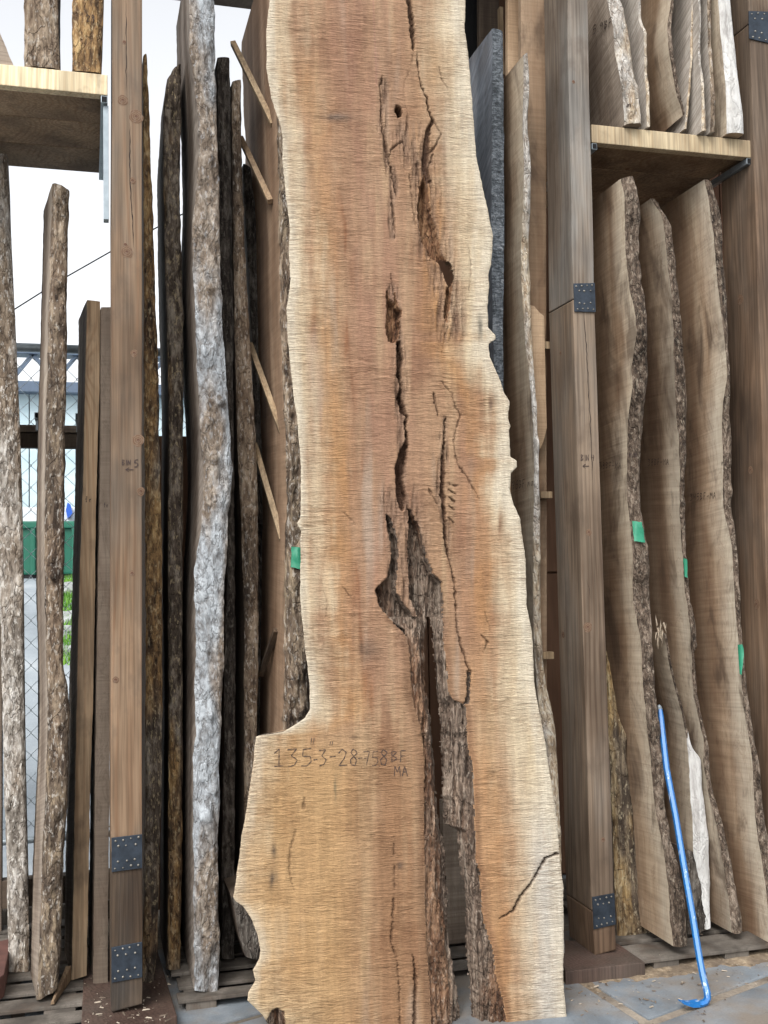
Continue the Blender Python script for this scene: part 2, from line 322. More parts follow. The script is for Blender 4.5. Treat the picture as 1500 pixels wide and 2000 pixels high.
# hand lettering: single strokes in a unit box, x right, y up
GL = {'0': [[(.5, 1), (.1, .8), (.05, .3), (.4, 0), (.8, .2), (.85, .7), (.5, 1)]], '1': [[(.1, .75), (.5, 1), (.48, 0)], [(.1, .0), (.85, .03)]],
 '2': [[(.0, .75), (.4, 1), (.8, .8), (.6, .45), (.05, 0), (.9, .02)]], '3': [[(.05, .95), (.8, 1), (.35, .6), (.85, .35), (.6, .05), (.1, -.05)]],
 '4': [[(.1, 1), (.05, .5), (.75, .5)], [(.75, 1), (.7, 0)]], '5': [[(.85, 1), (.2, .95), (.15, .55), (.75, .55), (.85, .25), (.5, 0), (.05, .0)]],
 '6': [[(.7, 1), (.2, .6), (.1, .2), (.5, 0), (.8, .3), (.2, .4)]], '7': [[(.0, .95), (.85, 1), (.4, 0)], [(.15, .5), (.7, .55)]],
 '8': [[(.75, .85), (.4, 1), (.15, .8), (.75, .35), (.6, .0), (.2, .05), (.1, .35), (.8, .75), (.75, .85)]], '9': [[(.8, .7), (.5, 1), (.15, .75), (.45, .5), (.8, .75), (.6, 0)]],
 'B': [[(.15, 0), (.15, 1), (.8, .85), (.25, .55), (.85, .3), (.15, 0)]], 'F': [[(.15, 0), (.2, 1), (.85, 1)], [(.15, .5), (.7, .55)]],
 'M': [[(.0, 0), (.1, 1), (.45, .4), (.8, 1), (.9, 0)]], 'A': [[(.05, 0), (.45, 1), (.85, 0)], [(.2, .4), (.7, .42)]],
 'I': [[(.4, 1), (.4, 0)]], 'N': [[(.05, 0), (.1, 1), (.75, 0), (.85, 1)]], '-': [[(.1, .45), (.85, .5)]], '.': [[(.3, 0), (.42, .06)]],
 '"': [[(.25, 1), (.1, .4)], [(.7, 1), (.5, .4)]], 'm': [[(.0, 0), (.05, .6), (.3, .55), (.35, .1), (.4, .55), (.7, .55), (.75, 0)]],
 'a': [[(.7, .55), (.2, .5), (.1, .1), (.5, .05), (.7, .55), (.8, 0)]], '<': [[(1.0, .5), (.0, .5)], [(.45, .95), (.0, .5), (.45, .05)]],
 'f': [[(.7, .9), (.4, 1), (.35, .0)], [(.1, .55), (.7, .6)]], 'i': [[(.4, .55), (.4, 0)]], 'r': [[(.2, .6), (.25, 0)], [(.22, .4), (.6, .6)]], 'l': [[(.4, 1), (.35, 0)]]}
def write(text, x, y, h, parent, bvh, wpx=1.7, adv=.95, slope=0., mat=None, lift=.0016):
    """lettering laid on the surface under photo point (x, y = baseline start), h px tall"""
    acc = Acc()
    for ch in text:
        if ch != ' ':
            for stx in GL[ch]:
                pts = []
                for (a, b), (c, d) in zip(stx, stx[1:]):
                    n = max(2, int(math.hypot(c-a, d-b)*h/3)+1)
                    pts += [(a+(c-a)*i/n, b+(d-b)*i/n) for i in range(n)]
                pts.append(stx[-1]); P = []
                for a, b in pts:
                    r = hit(bvh, x+a*h*.62*adv, y-b*h+slope*a*h)
                    if r is not None:
                        nn = r[1] if np.dot(r[1], CAM-r[0]) > 0 else -r[1]
                        P.append((r[0]+nn*lift, nn))
                if len(P) < 2: continue
                V = []; wm = wpx*np.linalg.norm(P[0][0]-CAM)/F
                for i, (p, nn) in enumerate(P):
                    t = P[min(i+1, len(P)-1)][0]-P[max(i-1, 0)][0]; sd_ = np.cross(t, nn); L = np.linalg.norm(sd_)
                    sd_ = sd_/L if L > 1e-9 else np.array([1, 0, 0.]); k = wm*(.38+.14*math.sin(i*1.3)+.06*math.sin(i*.7+x))
                    V += [p-sd_*k, p+sd_*k]
                acc.add(V, [[2*i, 2*i+1, 2*i+3, 2*i+2] for i in range(len(P)-1)])
        dx = h*.62*adv*(1.12 if ch not in '.I "' else .75); x += dx; y += slope*dx
    if acc.V: return acc.build('handwriting', mat or M['ink'], parent)
def patch(name, quad, parent, bvh, mat, lift=.003, n=7, curl=.006):
    """a piece of tape laid over the surface: quad = four photo points"""
    q = np.array(quad, float); P = []
    last = None
    for i in range(n):
        for j in range(n):
            u, v = j/(n-1), i/(n-1)
            a = q[0]*(1-u)*(1-v)+q[1]*u*(1-v)+q[2]*u*v+q[3]*(1-u)*v
            r = hit(bvh, *a)
            if r is None: r = last
            if r is None: return
            last = r; nn = r[1] if np.dot(r[1], CAM-r[0]) > 0 else -r[1]
            P.append(r[0]+nn*(lift+.0022*abs(float(fbm(u*3.1+a[0], v*2.6, a[1], 2))))+(CAM-r[0])/3.5*curl*(v**2))
    return mesh(name, P, grid_faces(n, n), mat, parent)

# ------------------------------------------------------------------ standing slab
ALL = {}
def slab(key, name, label, cat, L, R, face, bark, W=.45, zb=.045, Y=None, lean=.06, ang=0., bulge=.012, rough=.006, wave=.004,
         group=None, knobs=0, fine=1., capmat=None, bcut=0., split=None, flat=False):
    """L, R: traced left and right borders of the edge that faces out, in photo points from top to bottom"""
    L = sorted(L, key=lambda p: p[1]); R = sorted(R, key=lambda p: p[1])
    if Y is None: Y = PZ((L[-1][0]+R[-1][0])/2, max(L[-1][1], R[-1][1]), zb)[1]
    Hm = (L[-1][1]-L[0][1])*Y/F; nr = int(max(40, min(560, Hm/.0062)))
    t = np.linspace(0, 1, nr); yl = L[0][1]+(L[-1][1]-L[0][1])*t; yr = R[0][1]+(R[-1][1]-R[0][1])*t
    k = max(1, nr//70); xl = smooth1(interp(L, yl), k); xr = smooth1(interp(R, yr), k)
    Yr = Y+lean*(1-t); sd = (hash(key) % 97 if False else sum(map(ord, key))*1.37)
    A = PYv(xl, yl, Yr); B = PYv(xr, yr, Yr); z = A[:, 2]
    if flat:                                               # the sawn face is a plane; the wavy edge runs in and out within it
        cf_ = np.polyfit(A[:, 2], A[:, 0], 1) if flat is True else np.polyfit([.05, 2.9], flat, 1); dd = rays(xl, yl)
        Yn = np.full(nr, float(Y))
        for _ in range(8): Yn = np.polyval(cf_, CAM[2]+dd[:, 2]*Yn/dd[:, 1])*dd[:, 1]/dd[:, 0]
        Yn = np.clip(Yn, Y-.2, Y+.16)+.8*wave*fbm(z*14, sd, 1.7, 4); A = PYv(xl, yl, Yn)
        A[:, 0] = np.polyval(cf_, A[:, 2]); B = PYv(xr, yr, Yn); B[:, 0] += wave*.5*fbm(z*14, sd, 7.1, 4)
    else:
        A[:, 0] += wave*fbm(z*14, sd, 1.7, 4)*.8; B[:, 0] += wave*fbm(z*14, sd, 7.1, 4)*.8
    d = np.array([math.sin(ang), math.cos(ang), 0]); nrm = np.array([d[1], -d[0], 0])
    base = (A[-1]+B[-1])/2+d*W/2; base[2] = min(A[-1][2], B[-1][2])
    root = empty(name, base, label, cat, group)
    # bark-covered edge
    nb = max(7, min(20, int(np.median(np.linalg.norm(B-A, axis=1))/.0052*fine)))
    s = np.linspace(0, 1, nb); wd = np.linalg.norm(B-A, axis=1)
    P = A[:, None]*(1-s)[None, :, None]+B[:, None]*s[None, :, None]
    prof = np.clip(1-np.abs(2*s-1)**3.5, 0, 1)**.7
    X, Zz = P[..., 0], P[..., 2]
    disp = bulge*prof[None]*(1+.5*fbm(Zz*5, sd+X*8, 2.2, 2))+rough*fbm(X*44+sd, Zz*11, sd, 4)*np.minimum(1, prof[None]*1.6+.15)
    disp += rough*.9*np.abs(fbm(X*60, Zz*20, sd+4, 3))*prof[None]
    for _ in range(knobs):
        kz = rng.uniform(z.min()+.1, min(z.max()-.1, 3.3)); ks = rng.uniform(.2, .8); kr = rng.uniform(.012, .03)
        kx = (A[:, 0]*(1-ks)+B[:, 0]*ks)[np.argmin(abs(z-kz))]
        disp += rng.uniform(.008, .02)*np.exp(-((X-kx)**2+(Zz-kz)**2*.6)/kr**2)*prof[None]
    P = P-d*disp[..., None]
    be = mesh('bark_edge', P.reshape(-1, 3), grid_faces(nr, nb), bark, root)
    if split:                                              # the edge changes bark part-way up
        be.data.materials.append(split[1]); zc = P[..., 2]+.05*fbm(P[..., 0]*30, P[..., 2]*12, sd, 3); fz_ = zc.reshape(-1)[grid_faces(nr, nb)].mean(1)
        be.data.polygons.foreach_set('material_index', (fz_ > split[0]).astype(np.int32))
    # sawn body: left face, back, right face
    cl = np.array([0, .012, .03, .06, .1, .16, .24, .34, .46, .6, .8, 1.])*W
    Wt = 1+.12*fbm(z*3, sd, 5.5, 2)
    LF = A[:, None]+(d*1.0)[None, None]*(cl[None, :, None]*Wt[:, None, None])
    RF = B[:, None]+d[None, None]*(cl[None, :, None]*Wt[:, None, None])
    if not flat:                                           # the ripple of the edge dies out over the sawn faces
        kk = max(3, nr//14); ax, bx = smooth1(A[:, 0], kk)-A[:, 0], smooth1(B[:, 0], kk)-B[:, 0]; fd = sstep(0, .07, cl)
        LF[..., 0] += ax[:, None]*fd[None]; RF[..., 0] += bx[:, None]*fd[None]
    LF[..., :2] += (nrm[:2]*(.0012*fbm(LF[..., 2]*40, LF[..., 1]*9, sd, 2))[..., None])
    if bcut:
        wt = np.clip(1-(t[-1]-t)*Hm/.3, 0, 1)
        for G_ in (LF, RF): G_[..., 2] -= bcut*wt[:, None]*cl[None]
    RG = np.concatenate([LF, RF[:, ::-1]], 1); nc = RG.shape[1]
    inset = np.concatenate([cl, cl[::-1]])[None]*np.ones((nr, 1))
    V = RG.reshape(-1, 3); Fc = grid_faces(nr, nc, True)
    ringT = np.concatenate([RG[0, :len(cl)][::-1], P[0], RG[0, len(cl):][::-1]]); ringB = np.concatenate([RG[-1, :len(cl)][::-1], P[-1], RG[-1, len(cl):][::-1]])
    bo = mesh('sawn_board', V, Fc, face, root, attrs={'inset': inset})
    for rg, flip in ((ringT, True), (ringB, False)):
        c = rg.mean(0); n = len(rg); vv = np.concatenate([rg, [c]])
        fc = [[i, (i+1) % n, n] if flip else [(i+1) % n, i, n] for i in range(n)]
        mesh('end_cut', vv, fc, capmat or face, root, smooth=False, attrs={'inset': np.full(n+1, .2)})
    ALL[key] = (root, be, bo)
    return root
def bv(key): return bvh_of(*ALL[key][1:])

# ================================================================== THE PLACE
# ------------------------------------------------------------------ ground, paving
Y0 = 3.638                      # front plane of the rack
s = Mat('dirt'); v = s.vec(False); a = s.noise(v, 3, 6, .65); b = s.noise(v, 60, 4, .7)
c = s.ramp(a, [(.35, C(96, 88, 80)), (.5, C(132, 122, 110)), (.68, C(160, 150, 136))]); c = s.mix(.5, c, s.ramp(b, [(.3, .5), (.7, 1.2)]), 'MULTIPLY')
M['dirt'] = s.out(c, .95, s.bump(b, .6, .006), spec=.1)
s = Mat('asphalt'); v = s.vec(False); a = s.noise(v, 1.2, 6, .6); b = s.noise(v, 90, 3, .7)
c = s.ramp(a, [(.35, C(128, 136, 142)), (.55, C(150, 158, 164)), (.7, C(168, 174, 178))]); c = s.mix(.4, c, s.ramp(b, [(.3, .6), (.7, 1.1)]), 'MULTIPLY')
M['asphalt'] = s.out(c, .75, s.bump(b, .4, .004), spec=.3)
s = Mat('paving'); v = s.vec(); a = s.noise(v, 5, 6, .62, .3); b = s.noise(v, 130, 3, .7); d_ = s.noise(v, 2.3, 5, .65)
c = s.ramp(a, [(.3, C(96, 103, 109)), (.5, C(118, 125, 131)), (.7, C(138, 143, 147))])
c = s.mix(s.math('MULTIPLY', s.rng(d_, .44, .62), .8), c, C(124, 112, 98)); c = s.mix(s.math('MULTIPLY', s.rng(s.noise(v, 28, 4, .7), .62, .7), .6), c, C(78, 72, 68))
c = s.mix(.35, c, s.ramp(b, [(.3, .55), (.7, 1.15)]), 'MULTIPLY')
M['paving'] = s.out(c, s.rng(a, .3, .7, .55, .8), s.bump(a, .3, .01, s.bump(b, .35, .002)), spec=.35)
gx = np.linspace(-1, 1, 2)
g_ = mesh('ground', [(-900, -900, -.006), (900, -900, -.006), (900, 1500, -.006), (-900, 1500, -.006)], [[0, 1, 2, 3]], M['asphalt']); tag(g_, kind='structure')
yard = mesh('yard_floor', [(-6, -6, -.002), (7, -6, -.002), (7, 4.9, -.002), (-6, 4.9, -.002)], [[0, 1, 2, 3]], M['dirt']); tag(yard, kind='structure')
# paving slabs set with wide dirt joints, laid askew to the rack
ja, jb = PZ(1150, 1928, 0), PZ(1262, 2000, 0)
th = math.atan2(jb[1]-ja[1], jb[0]-ja[0]); e1 = np.array([math.cos(th), math.sin(th), 0]); e2 = np.array([-e1[1], e1[0], 0])
ka, kb = PZ(1280, 1995, 0), PZ(1500, 1912, 0)
pav = np.array(PZ(1205, 1955, 0)); k_ = kb-ka; k_ /= np.linalg.norm(k_)
o_j = ja+e1*((ka-ja)@e2-((ka-ja)@e1)*0)*0
# corner where the two joints meet (joint 1 along e1 through ja, joint 2 along k_ through ka)
Am = np.array([[e1[0], -k_[0]], [e1[1], -k_[1]]]); tt = np.linalg.solve(Am, (ka-ja)[:2]); Oc = ja+e1*tt[0]
a1, a2 = -e1, k_                # slab directions away from that corner
SA, SB, GAP = .78, .9, .045
for i in range(-5, 4):
    for j in range(-4, 5):
        P0 = Oc+a1*(i*(SA+GAP)+GAP/2)+a2*(j*(SB+GAP)+GAP/2)
        q = [P0, P0+a1*SA, P0+a1*SA+a2*SB, P0+a2*SB]
        if not all(-2.5 < p[0] < 4.2 and -2.5 < p[1] < 5.2 for p in q): continue
        hz = rng.uniform(.004, .008)
        if np.cross(a1[:2], a2[:2]) < 0: q = q[::-1]
        q = [np.array([p[0]+rng.uniform(-.006, .006), p[1]+rng.uniform(-.006, .006), 0]) for p in q]
        hexa('paving_slab', [p+np.array([0, 0, -.02]) for p in q]+[p+np.array([0, 0, hz]) for p in q], M['paving'], yard, .006)

# ------------------------------------------------------------------ timber posts of the rack
def splice_plate(parent, c4, n):
    """steel plate over the splice: front corners tl, tr, br, bl in world space; n nail rows"""
    c4 = [np.array(p, float) for p in c4]; o = np.array([0, -.004, 0])
    b = [c4[3], c4[2], c4[1], c4[0]]
    hexa('splice_plate', [b[0]+o, b[1]+o, b[1]-o*.2, b[0]-o*.2, b[3]+o, b[2]+o, b[2]-o*.2, b[3]-o*.2], M['plate'], parent, .0012)
    pl = bpy.context.scene.collection.objects[-1]
    acc = Acc()
    for ri, v in enumerate((.09, .27, .70, .90)):
        for k in range(4 if ri in (0, 3) else 3):
            u = (.12+.25*k if ri in (0, 3) else .22+.27*k)+rng.uniform(-.03, .03); vv = v+rng.uniform(-.025, .025)
            p = c4[0]*(1-u)*(1-vv)+c4[1]*u*(1-vv)+c4[2]*u*vv+c4[3]*(1-u)*vv+o
            R = rng.uniform(.003, .0045); V = [p+np.array([0, -.0035, 0])]; 
            for rr, dz in ((R*.7, -.0028), (R, 0)):
                V += [p+np.array([rr*math.cos(q*math.pi/4), dz, rr*math.sin(q*math.pi/4)]) for q in range(8)]
            acc.add(V, [[0, 1+(q+1) % 8, 1+q] for q in range(8)]+[[1+q, 1+(q+1) % 8, 9+(q+1) % 8, 9+q] for q in range(8)])
    nl = acc.build('nail_heads', M['nail'], parent); nl['kind'] = 'stuff'
def post(name, label, secs, Yf, depth, mats):
    """secs: rows of photo points (left, right) of the front face, top to bottom"""
    p0 = PY(*secs[-1][0], Yf); root = empty(name, (p0[0], Yf, p0[2]), label, 'post', 'timber posts of the rack')
    out = []
    for (a, b), m in zip(zip(secs, secs[1:]), mats):
        tl, tr, bl, br = [PY(*q, Yf) for q in (a[0], a[1], b[0], b[1])]; D = np.array([0, depth, 0]); e = np.array([0, 0, .0012])
        out.append(hexa('timber_section', [bl+e, br+e, br+D+e, bl+D+e, tl-e, tr-e, tr+D-e, tl+D-e], M[m], root, .005, cuts=6, wob=.0025))
    return root, bvh_of(*out)
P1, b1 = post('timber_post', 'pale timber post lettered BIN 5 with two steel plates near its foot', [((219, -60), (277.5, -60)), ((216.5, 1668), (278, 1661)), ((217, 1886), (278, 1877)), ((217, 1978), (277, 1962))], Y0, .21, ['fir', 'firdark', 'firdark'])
splice_plate(P1, [PY(217.5, 1636, Y0-.002), PY(277.5, 1629, Y0-.002), PY(278, 1695, Y0-.002), PY(218, 1703, Y0-.002)], 4)
splice_plate(P1, [PY(217.5, 1850, Y0-.002), PY(277.5, 1839, Y0-.002), PY(278, 1908, Y0-.002), PY(218, 1919, Y0-.002)], 4)
write('BIN', 238, 909, 11, P1, b1, 1.6, .9); write('5', 262, 912, 14, P1, b1, 2.6, 1.); write('<', 245, 922, 9, P1, b1, 1.6, 2.8)
Y2 = 3.62
P2, b2 = post('timber_post', 'grey timber post lettered BIN 4 with steel plates high and at its foot', [((1107, -60), (1146, -60)), ((1119, 585), (1161.5, 580)), ((1155.5, 1779), (1200, 1771)), ((1161.5, 1867), (1204, 1856))], Y2, .215, ['firash', 'firgrey', 'firred'])
splice_plate(P2, [PY(1119.5, 554, Y2-.002), PY(1161, 553, Y2-.002), PY(1163, 610, Y2-.002), PY(1121.5, 609, Y2-.002)], 4)
splice_plate(P2, [PY(1156, 1752, Y2-.002), PY(1199, 1744, Y2-.002), PY(1202, 1805, Y2-.002), PY(1159, 1815, Y2-.002)], 4)
write('BIN 4', 1134, 900, 12, P2, b2, 1.4, .75); write('<', 1138, 915, 9, P2, b2, 1.4, 2.2)
Y3 = 3.62
P3, b3 = post('timber_post', 'broad brown timber post at the right margin with blue-grey steel plate on top', [((1460, -60), (1548, -60)), ((1464.5, 45), (1552, 47)), ((1521, 1890), (1612, 1870))], Y3, .23, ['firgrey', 'firred'])
splice_plate(P3, [PY(1461.5, 22, Y3-.002), PY(1512, 24, Y3-.002), PY(1514, 88, Y3-.002), PY(1462.5, 76, Y3-.002)], 4)
def knot(parent, bvh, x, y, r):
    h_ = hit(bvh, x, y)
    if h_ is None: return
    p, nn = h_; nn = nn if np.dot(nn, CAM-p) > 0 else -nn
    ex = np.cross([0, 0, 1], nn); ex /= np.linalg.norm(ex); ez = np.cross(nn, ex); R = r*np.linalg.norm(p-CAM)/F; V = [nn*.0012]
    for rr, hh in ((.6, .0011), (1., .0004)):
        V += [ex*R*rr*math.cos(q*.3927)*(1+.1*math.sin(q*2.1+x))+ez*R*rr*1.1*math.sin(q*.3927)*(1+.1*math.sin(q*1.3+y))+nn*hh for q in range(16)]
    Fc = [[0, 1+q, 1+(q+1) % 16] for q in range(16)]+[[1+q, 17+q, 17+(q+1) % 16, 1+(q+1) % 16] for q in range(16)]
    V = np.array(V)+p; o = mesh('knot', V, Fc, M['knot'], parent)
    off = Vector(p)-parent.location
    for vv in o.data.vertices: vv.co -= off
    o.location = off
def check(parent, bvh, pts, wpx=1.6):
    P = []
    for (a, b), (c, d) in zip(pts, pts[1:]):
        n = max(2, int(math.hypot(c-a, d-b)/9))
        for i in range(n):
            f = i/n; r = hit(bvh, a+(c-a)*f+rng.normal()*.5, b+(d-b)*f)
            if r is not None: P.append((r[0]+(CAM-r[0])/3.6*.0008, wpx*(.4+.6*rng.random())*np.linalg.norm(r[0]-CAM)/F/2))
    V = []
    for i, (p, k) in enumerate(P):
        k = k*min(1, i/4, (len(P)-1-i)/4)+1e-4; V += [p-np.array([k, 0, 0]), p+np.array([k, 0, 0])]
    mesh('drying_check', V, [[2*i, 2*i+1, 2*i+3, 2*i+2] for i in range(len(P)-1)], M['crackdark'], parent)  # flat ribbon, no groove: the shade inside the crack is its dark colour
for x, y, r in ((243, 83, 4), (240, 196, 9), (266, 228, 12), (259, 353, 6), (248, 492, 11), (245, 478, 3), (262, 690, 6.5), (270, 860, 11), (275, 960, 8), (258, 1120, 5), (226, 1328, 6)): knot(P1, b1, x, y, r)
check(P1, b1, [(246, 0), (247, 130), (246, 185)]); check(P1, b1, [(253, 240), (254, 350), (262, 495)], 2.2)
for x, y, r in ((1095, 690, 4), (1100, 1240, 6), (1150, 1040, 6), (1148, 1225, 9), (1120, 160, 3), (1178, 1640, 4)): knot(P2, b2, x, y, r)
check(P2, b2, [(1140, 600), (1146, 700), (1152, 800), (1158, 950)], 1.8); check(P2, b2, [(1146, 1130), (1156, 1180)], 1.8)
for x, y, r in ((1446, 585, 9), (1466, 918, 7), (1478, 1180, 9)): knot(P3, b3, x, y, r)
# planks the posts stand on
def foot(label, fl, fr, bl, br, zt=.05):
    q = [PZ(*p, zt) for p in (fl, fr, br, bl)]; d = np.array([0, 0, zt-.001])
    r = hexa('base_plank', [p-d for p in q]+q, M['base'], None, .004); tag(r, label, 'plank', 'base planks under the posts'); return r
foot('thick brown base plank under the left post, bark slabs on either side', (158, 2012), (346, 1984), (166, 1852), (308, 1856), .046)
foot('thick brown base plank on the paving between maple slab and pry bar', (1104, 1898), (1260, 1879), (1085, 1835), (1206, 1842), .052)

# ------------------------------------------------------------------ shelves
def shelf(label, xa, xb, yz, Xr, braces):
    zt = 3.128; zbm = 3.058
    root = empty('shelf', ((xa+xb)/2, Y0, zbm), label, 'shelf', 'new board shelves')
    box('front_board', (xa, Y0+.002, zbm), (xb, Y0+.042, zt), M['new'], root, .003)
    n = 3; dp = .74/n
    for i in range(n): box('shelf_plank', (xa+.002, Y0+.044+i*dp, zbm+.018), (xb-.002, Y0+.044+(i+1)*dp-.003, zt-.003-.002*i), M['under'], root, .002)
    for bx in braces:
        box('bracket_arm', (bx-.011, Y0+.004, zbm-.026), (bx+.011, Y0+.74, zbm-.002), M['alu'], root, .002)
        box('bracket_shade_plug', (bx-.0085, Y0+.0025, zbm-.0235), (bx+.0085, Y0+.006, zbm-.0045), M['black'], root, 0)  # black plate on a solid arm, painting the shade of a hollow end
    return root
shelf('pale new shelf high on the left beside the BIN 5 post', -.95, .066, 0, 0, [.055, -.9])
shelf('pale new shelf between the BIN 4 post and the right margin post', 1.846, 2.542, 0, 0, [1.858, 2.53])
st_ = box('metal_strip', (.052, Y0+.02, 2.64), (.069, Y0+.06, 3.03), M['alu'], None, .001); tag(st_, 'grey metal strip hanging down beside the top of the BIN 5 post', 'metal strip')

# ------------------------------------------------------------------ back of the shed, roof
s = Mat('plywood'); v = s.vec(); a = s.noise(s.map(v, (2, 2, .6)), 1, 5, .6); b = s.noise(s.map(v, (60, 60, 4)), 1, 3)
c = s.ramp(a, [(.35, C(84, 60, 46)), (.5, C(110, 82, 64)), (.66, C(132, 102, 82))]); c = s.mix(.4, c, s.ramp(b, [(.3, .55), (.7, 1.05)]), 'MULTIPLY')
M['ply'] = s.out(c, .85, s.bump(b, .3, .002), spec=.15)
xw = PY(505, 600, 4.72)[0]
bw = empty('back_wall', (2.5, 4.72, 0), 'dark plywood back wall behind the standing slabs', 'wall')
xs = [xw, 1.5, 2.3, 3.1, 4.2]
for a, b in zip(xs, xs[1:]):
    box('plywood_panel', (a+.003, 4.72, .02), (b-.003, 4.738, 1.42), M['ply'], bw, .002); box('plywood_panel', (a+.003, 4.72, 1.43), (b-.003, 4.738, 4.3), M['ply'], bw, .002)
box('leak_stop_sheet', (xw+.01, 4.745, .0), (4.2, 4.76, 4.3), M['ply'], bw, .002)  # unseen sheet added to stop light leaking through the panel seams
lw = empty('low_panel', (.5, 4.74, 0), 'low dark plywood panel behind the bark slabs left of centre', 'panel')
xq = PY(222, 1200, 4.745)[0]
box('plywood_sheet', (xq, 4.765, .02), (xw+.06, 4.78, PY(300, 850, 4.745)[2]), M['ply'], lw, .002)
rf = empty('shed_roof', (.8, 4.1, 4.2), 'dark timber roof edge just showing at the top', 'roof')
zr = PY(450, 3, 4.85)[2]
box('back_beam', (-3.5, 4.80, zr), (4.3, 4.9, zr+.16), M['dark'], rf, .004)
for i in range(7): box('roof_sheet', (-3.5+i*1.115, 3.58, zr+.17), (-3.5+(i+1)*1.115-.004, 5.0, zr+.19), M['dark'], rf, .002)

# ------------------------------------------------------------------ the big maple slab
BL = [(530, -110), (527, 0), (520, 60), (521, 132), (530, 192), (546, 236), (552, 264), (552, 320), (558, 376), (566, 440), (564, 490), (568, 544), (560, 600), (562, 660), (570, 740), (580, 820), (584, 860), (588, 920), (587, 985), (587, 1012), (580, 1022), (588, 1036), (587, 1100), (586, 1168), (592, 1228), (600, 1300), (605, 1340), (605, 1386), (596, 1402), (576, 1416), (552, 1430), (528, 1434), (500, 1438), (496, 1480), (483, 1571), (472, 1634), (463, 1707), (456, 1752), (459, 1760), (474, 1770), (492, 1797), (503, 1825), (508, 1856), (506, 1874), (494, 1895), (499, 1915), (485, 1938), (483, 1954), (499, 1970), (513, 1983), (520, 1994), (527, 2010), (540, 2060)]
BR = [(905, -110), (910, 0), (908, 52), (916, 120), (920, 168), (926, 240), (930, 304), (942, 360), (954, 412), (962, 456), (962, 490), (960, 516), (954, 536), (956, 556), (952, 600), (954, 640), (968, 654), (968, 662), (954, 672), (958, 696), (974, 736), (986, 768), (996, 784), (993, 816), (998, 832), (995, 840), (997, 892), (1010, 900), (1010, 912), (998, 924), (996, 956), (1004, 985), (1016, 1012), (1020, 1044), (1026, 1080), (1028, 1140), (1030, 1188), (1040, 1240), (1044, 1340), (1052, 1380), (1064, 1440), (1071, 1490), (1081, 1548), (1090, 1616), (1093, 1670), (1100, 1729), (1102, 1820), (1100, 1911), (1109, 2000), (1112, 2060)]
SYAW = math.radians(5); SLEAN = math.radians(3.6); THK = .076
sn_ = np.array([-math.sin(SYAW)*math.cos(SLEAN), -math.cos(SYAW)*math.cos(SLEAN), math.sin(SLEAN)])     # outward normal
SP = np.array([1.06, 3.30, 0.0])
def on_slab(x, y):
    d = rays(x, y); tt_ = ((SP-CAM)@sn_)/(d@sn_); return CAM+d*tt_[..., None]
ybot = 2000
while on_slab(np.array(800.), np.array(float(ybot)))[2] > .004: ybot += 1
ys = np.arange(-105, ybot, 1.95); nr = len(ys); ncol = 250
Lx = interp(BL, ys)+.7*fbm(ys/9, 3.1, 0, 3)+1.2*fbm(ys/40, 1.1, 4, 2); Rx = interp(BR, ys)+.7*fbm(ys/9, 8.1, 0, 3)+1.2*fbm(ys/40, 5.1, 9, 2)
u = np.linspace(0, 1, ncol); PXg = Lx[:, None]*(1-u)+Rx[:, None]*u; PYg = ys[:, None]+0*u[None]
W0 = on_slab(PXg, PYg)
def seg_dist(px, py, pl, ws):
    """distance to a polyline minus its local half width, in photo points"""
    best = np.full(px.shape, 1e9)
    for (a, b), (w0, w1) in zip(zip(pl, pl[1:]), zip(ws, ws[1:])):
        ax, ay = a; dx, dy = b[0]-ax, b[1]-ay
        m = (px > min(ax, b[0])-40) & (px < max(ax, b[0])+40) & (py > min(ay, b[1])-40) & (py < max(ay, b[1])+40)
        if not m.any(): continue
        X, Y_ = px[m], py[m]; t = np.clip(((X-ax)*dx+(Y_-ay)*dy)/(dx*dx+dy*dy+1e-9), 0, 1)
        dd = np.hypot(X-ax-t*dx, Y_-ay-t*dy)-(w0+(w1-w0)*t)/2
        best[m] = np.minimum(best[m], dd)
    return best
def poly_dist(px, py, pg):
    """signed distance to a polygon, negative inside"""
    n = len(pg); best = np.full(px.shape, 1e9); ins = np.zeros(px.shape, bool)
    xs_ = [p[0] for p in pg]; ys_ = [p[1] for p in pg]
    m = (px > min(xs_)-20) & (px < max(xs_)+20) & (py > min(ys_)-20) & (py < max(ys_)+20)
    X, Y_ = px[m], py[m]; bb = np.full(X.shape, 1e9); ii = np.zeros(X.shape, bool)
    for i in range(n):
        (ax, ay), (bx, by) = pg[i], pg[(i+1) % n]; dx, dy = bx-ax, by-ay
        t = np.clip(((X-ax)*dx+(Y_-ay)*dy)/(dx*dx+dy*dy+1e-9), 0, 1); bb = np.minimum(bb, np.hypot(X-ax-t*dx, Y_-ay-t*dy))
        if ay != by: ii ^= ((ay > Y_) != (by > Y_)) & (X < dx*(Y_-ay)/(by-ay)+ax)
    best[m] = np.where(ii, -bb, bb); return best
cr = lambda z, s, ox, oy: [(ox+a*s, oy+b*s) for a, b in z]
jx = PXg+2.2*fbm(PXg/7, PYg/9, 1.1, 2); jy = PYg+2.0*fbm(PXg/8, PYg/9, 6.1, 2)
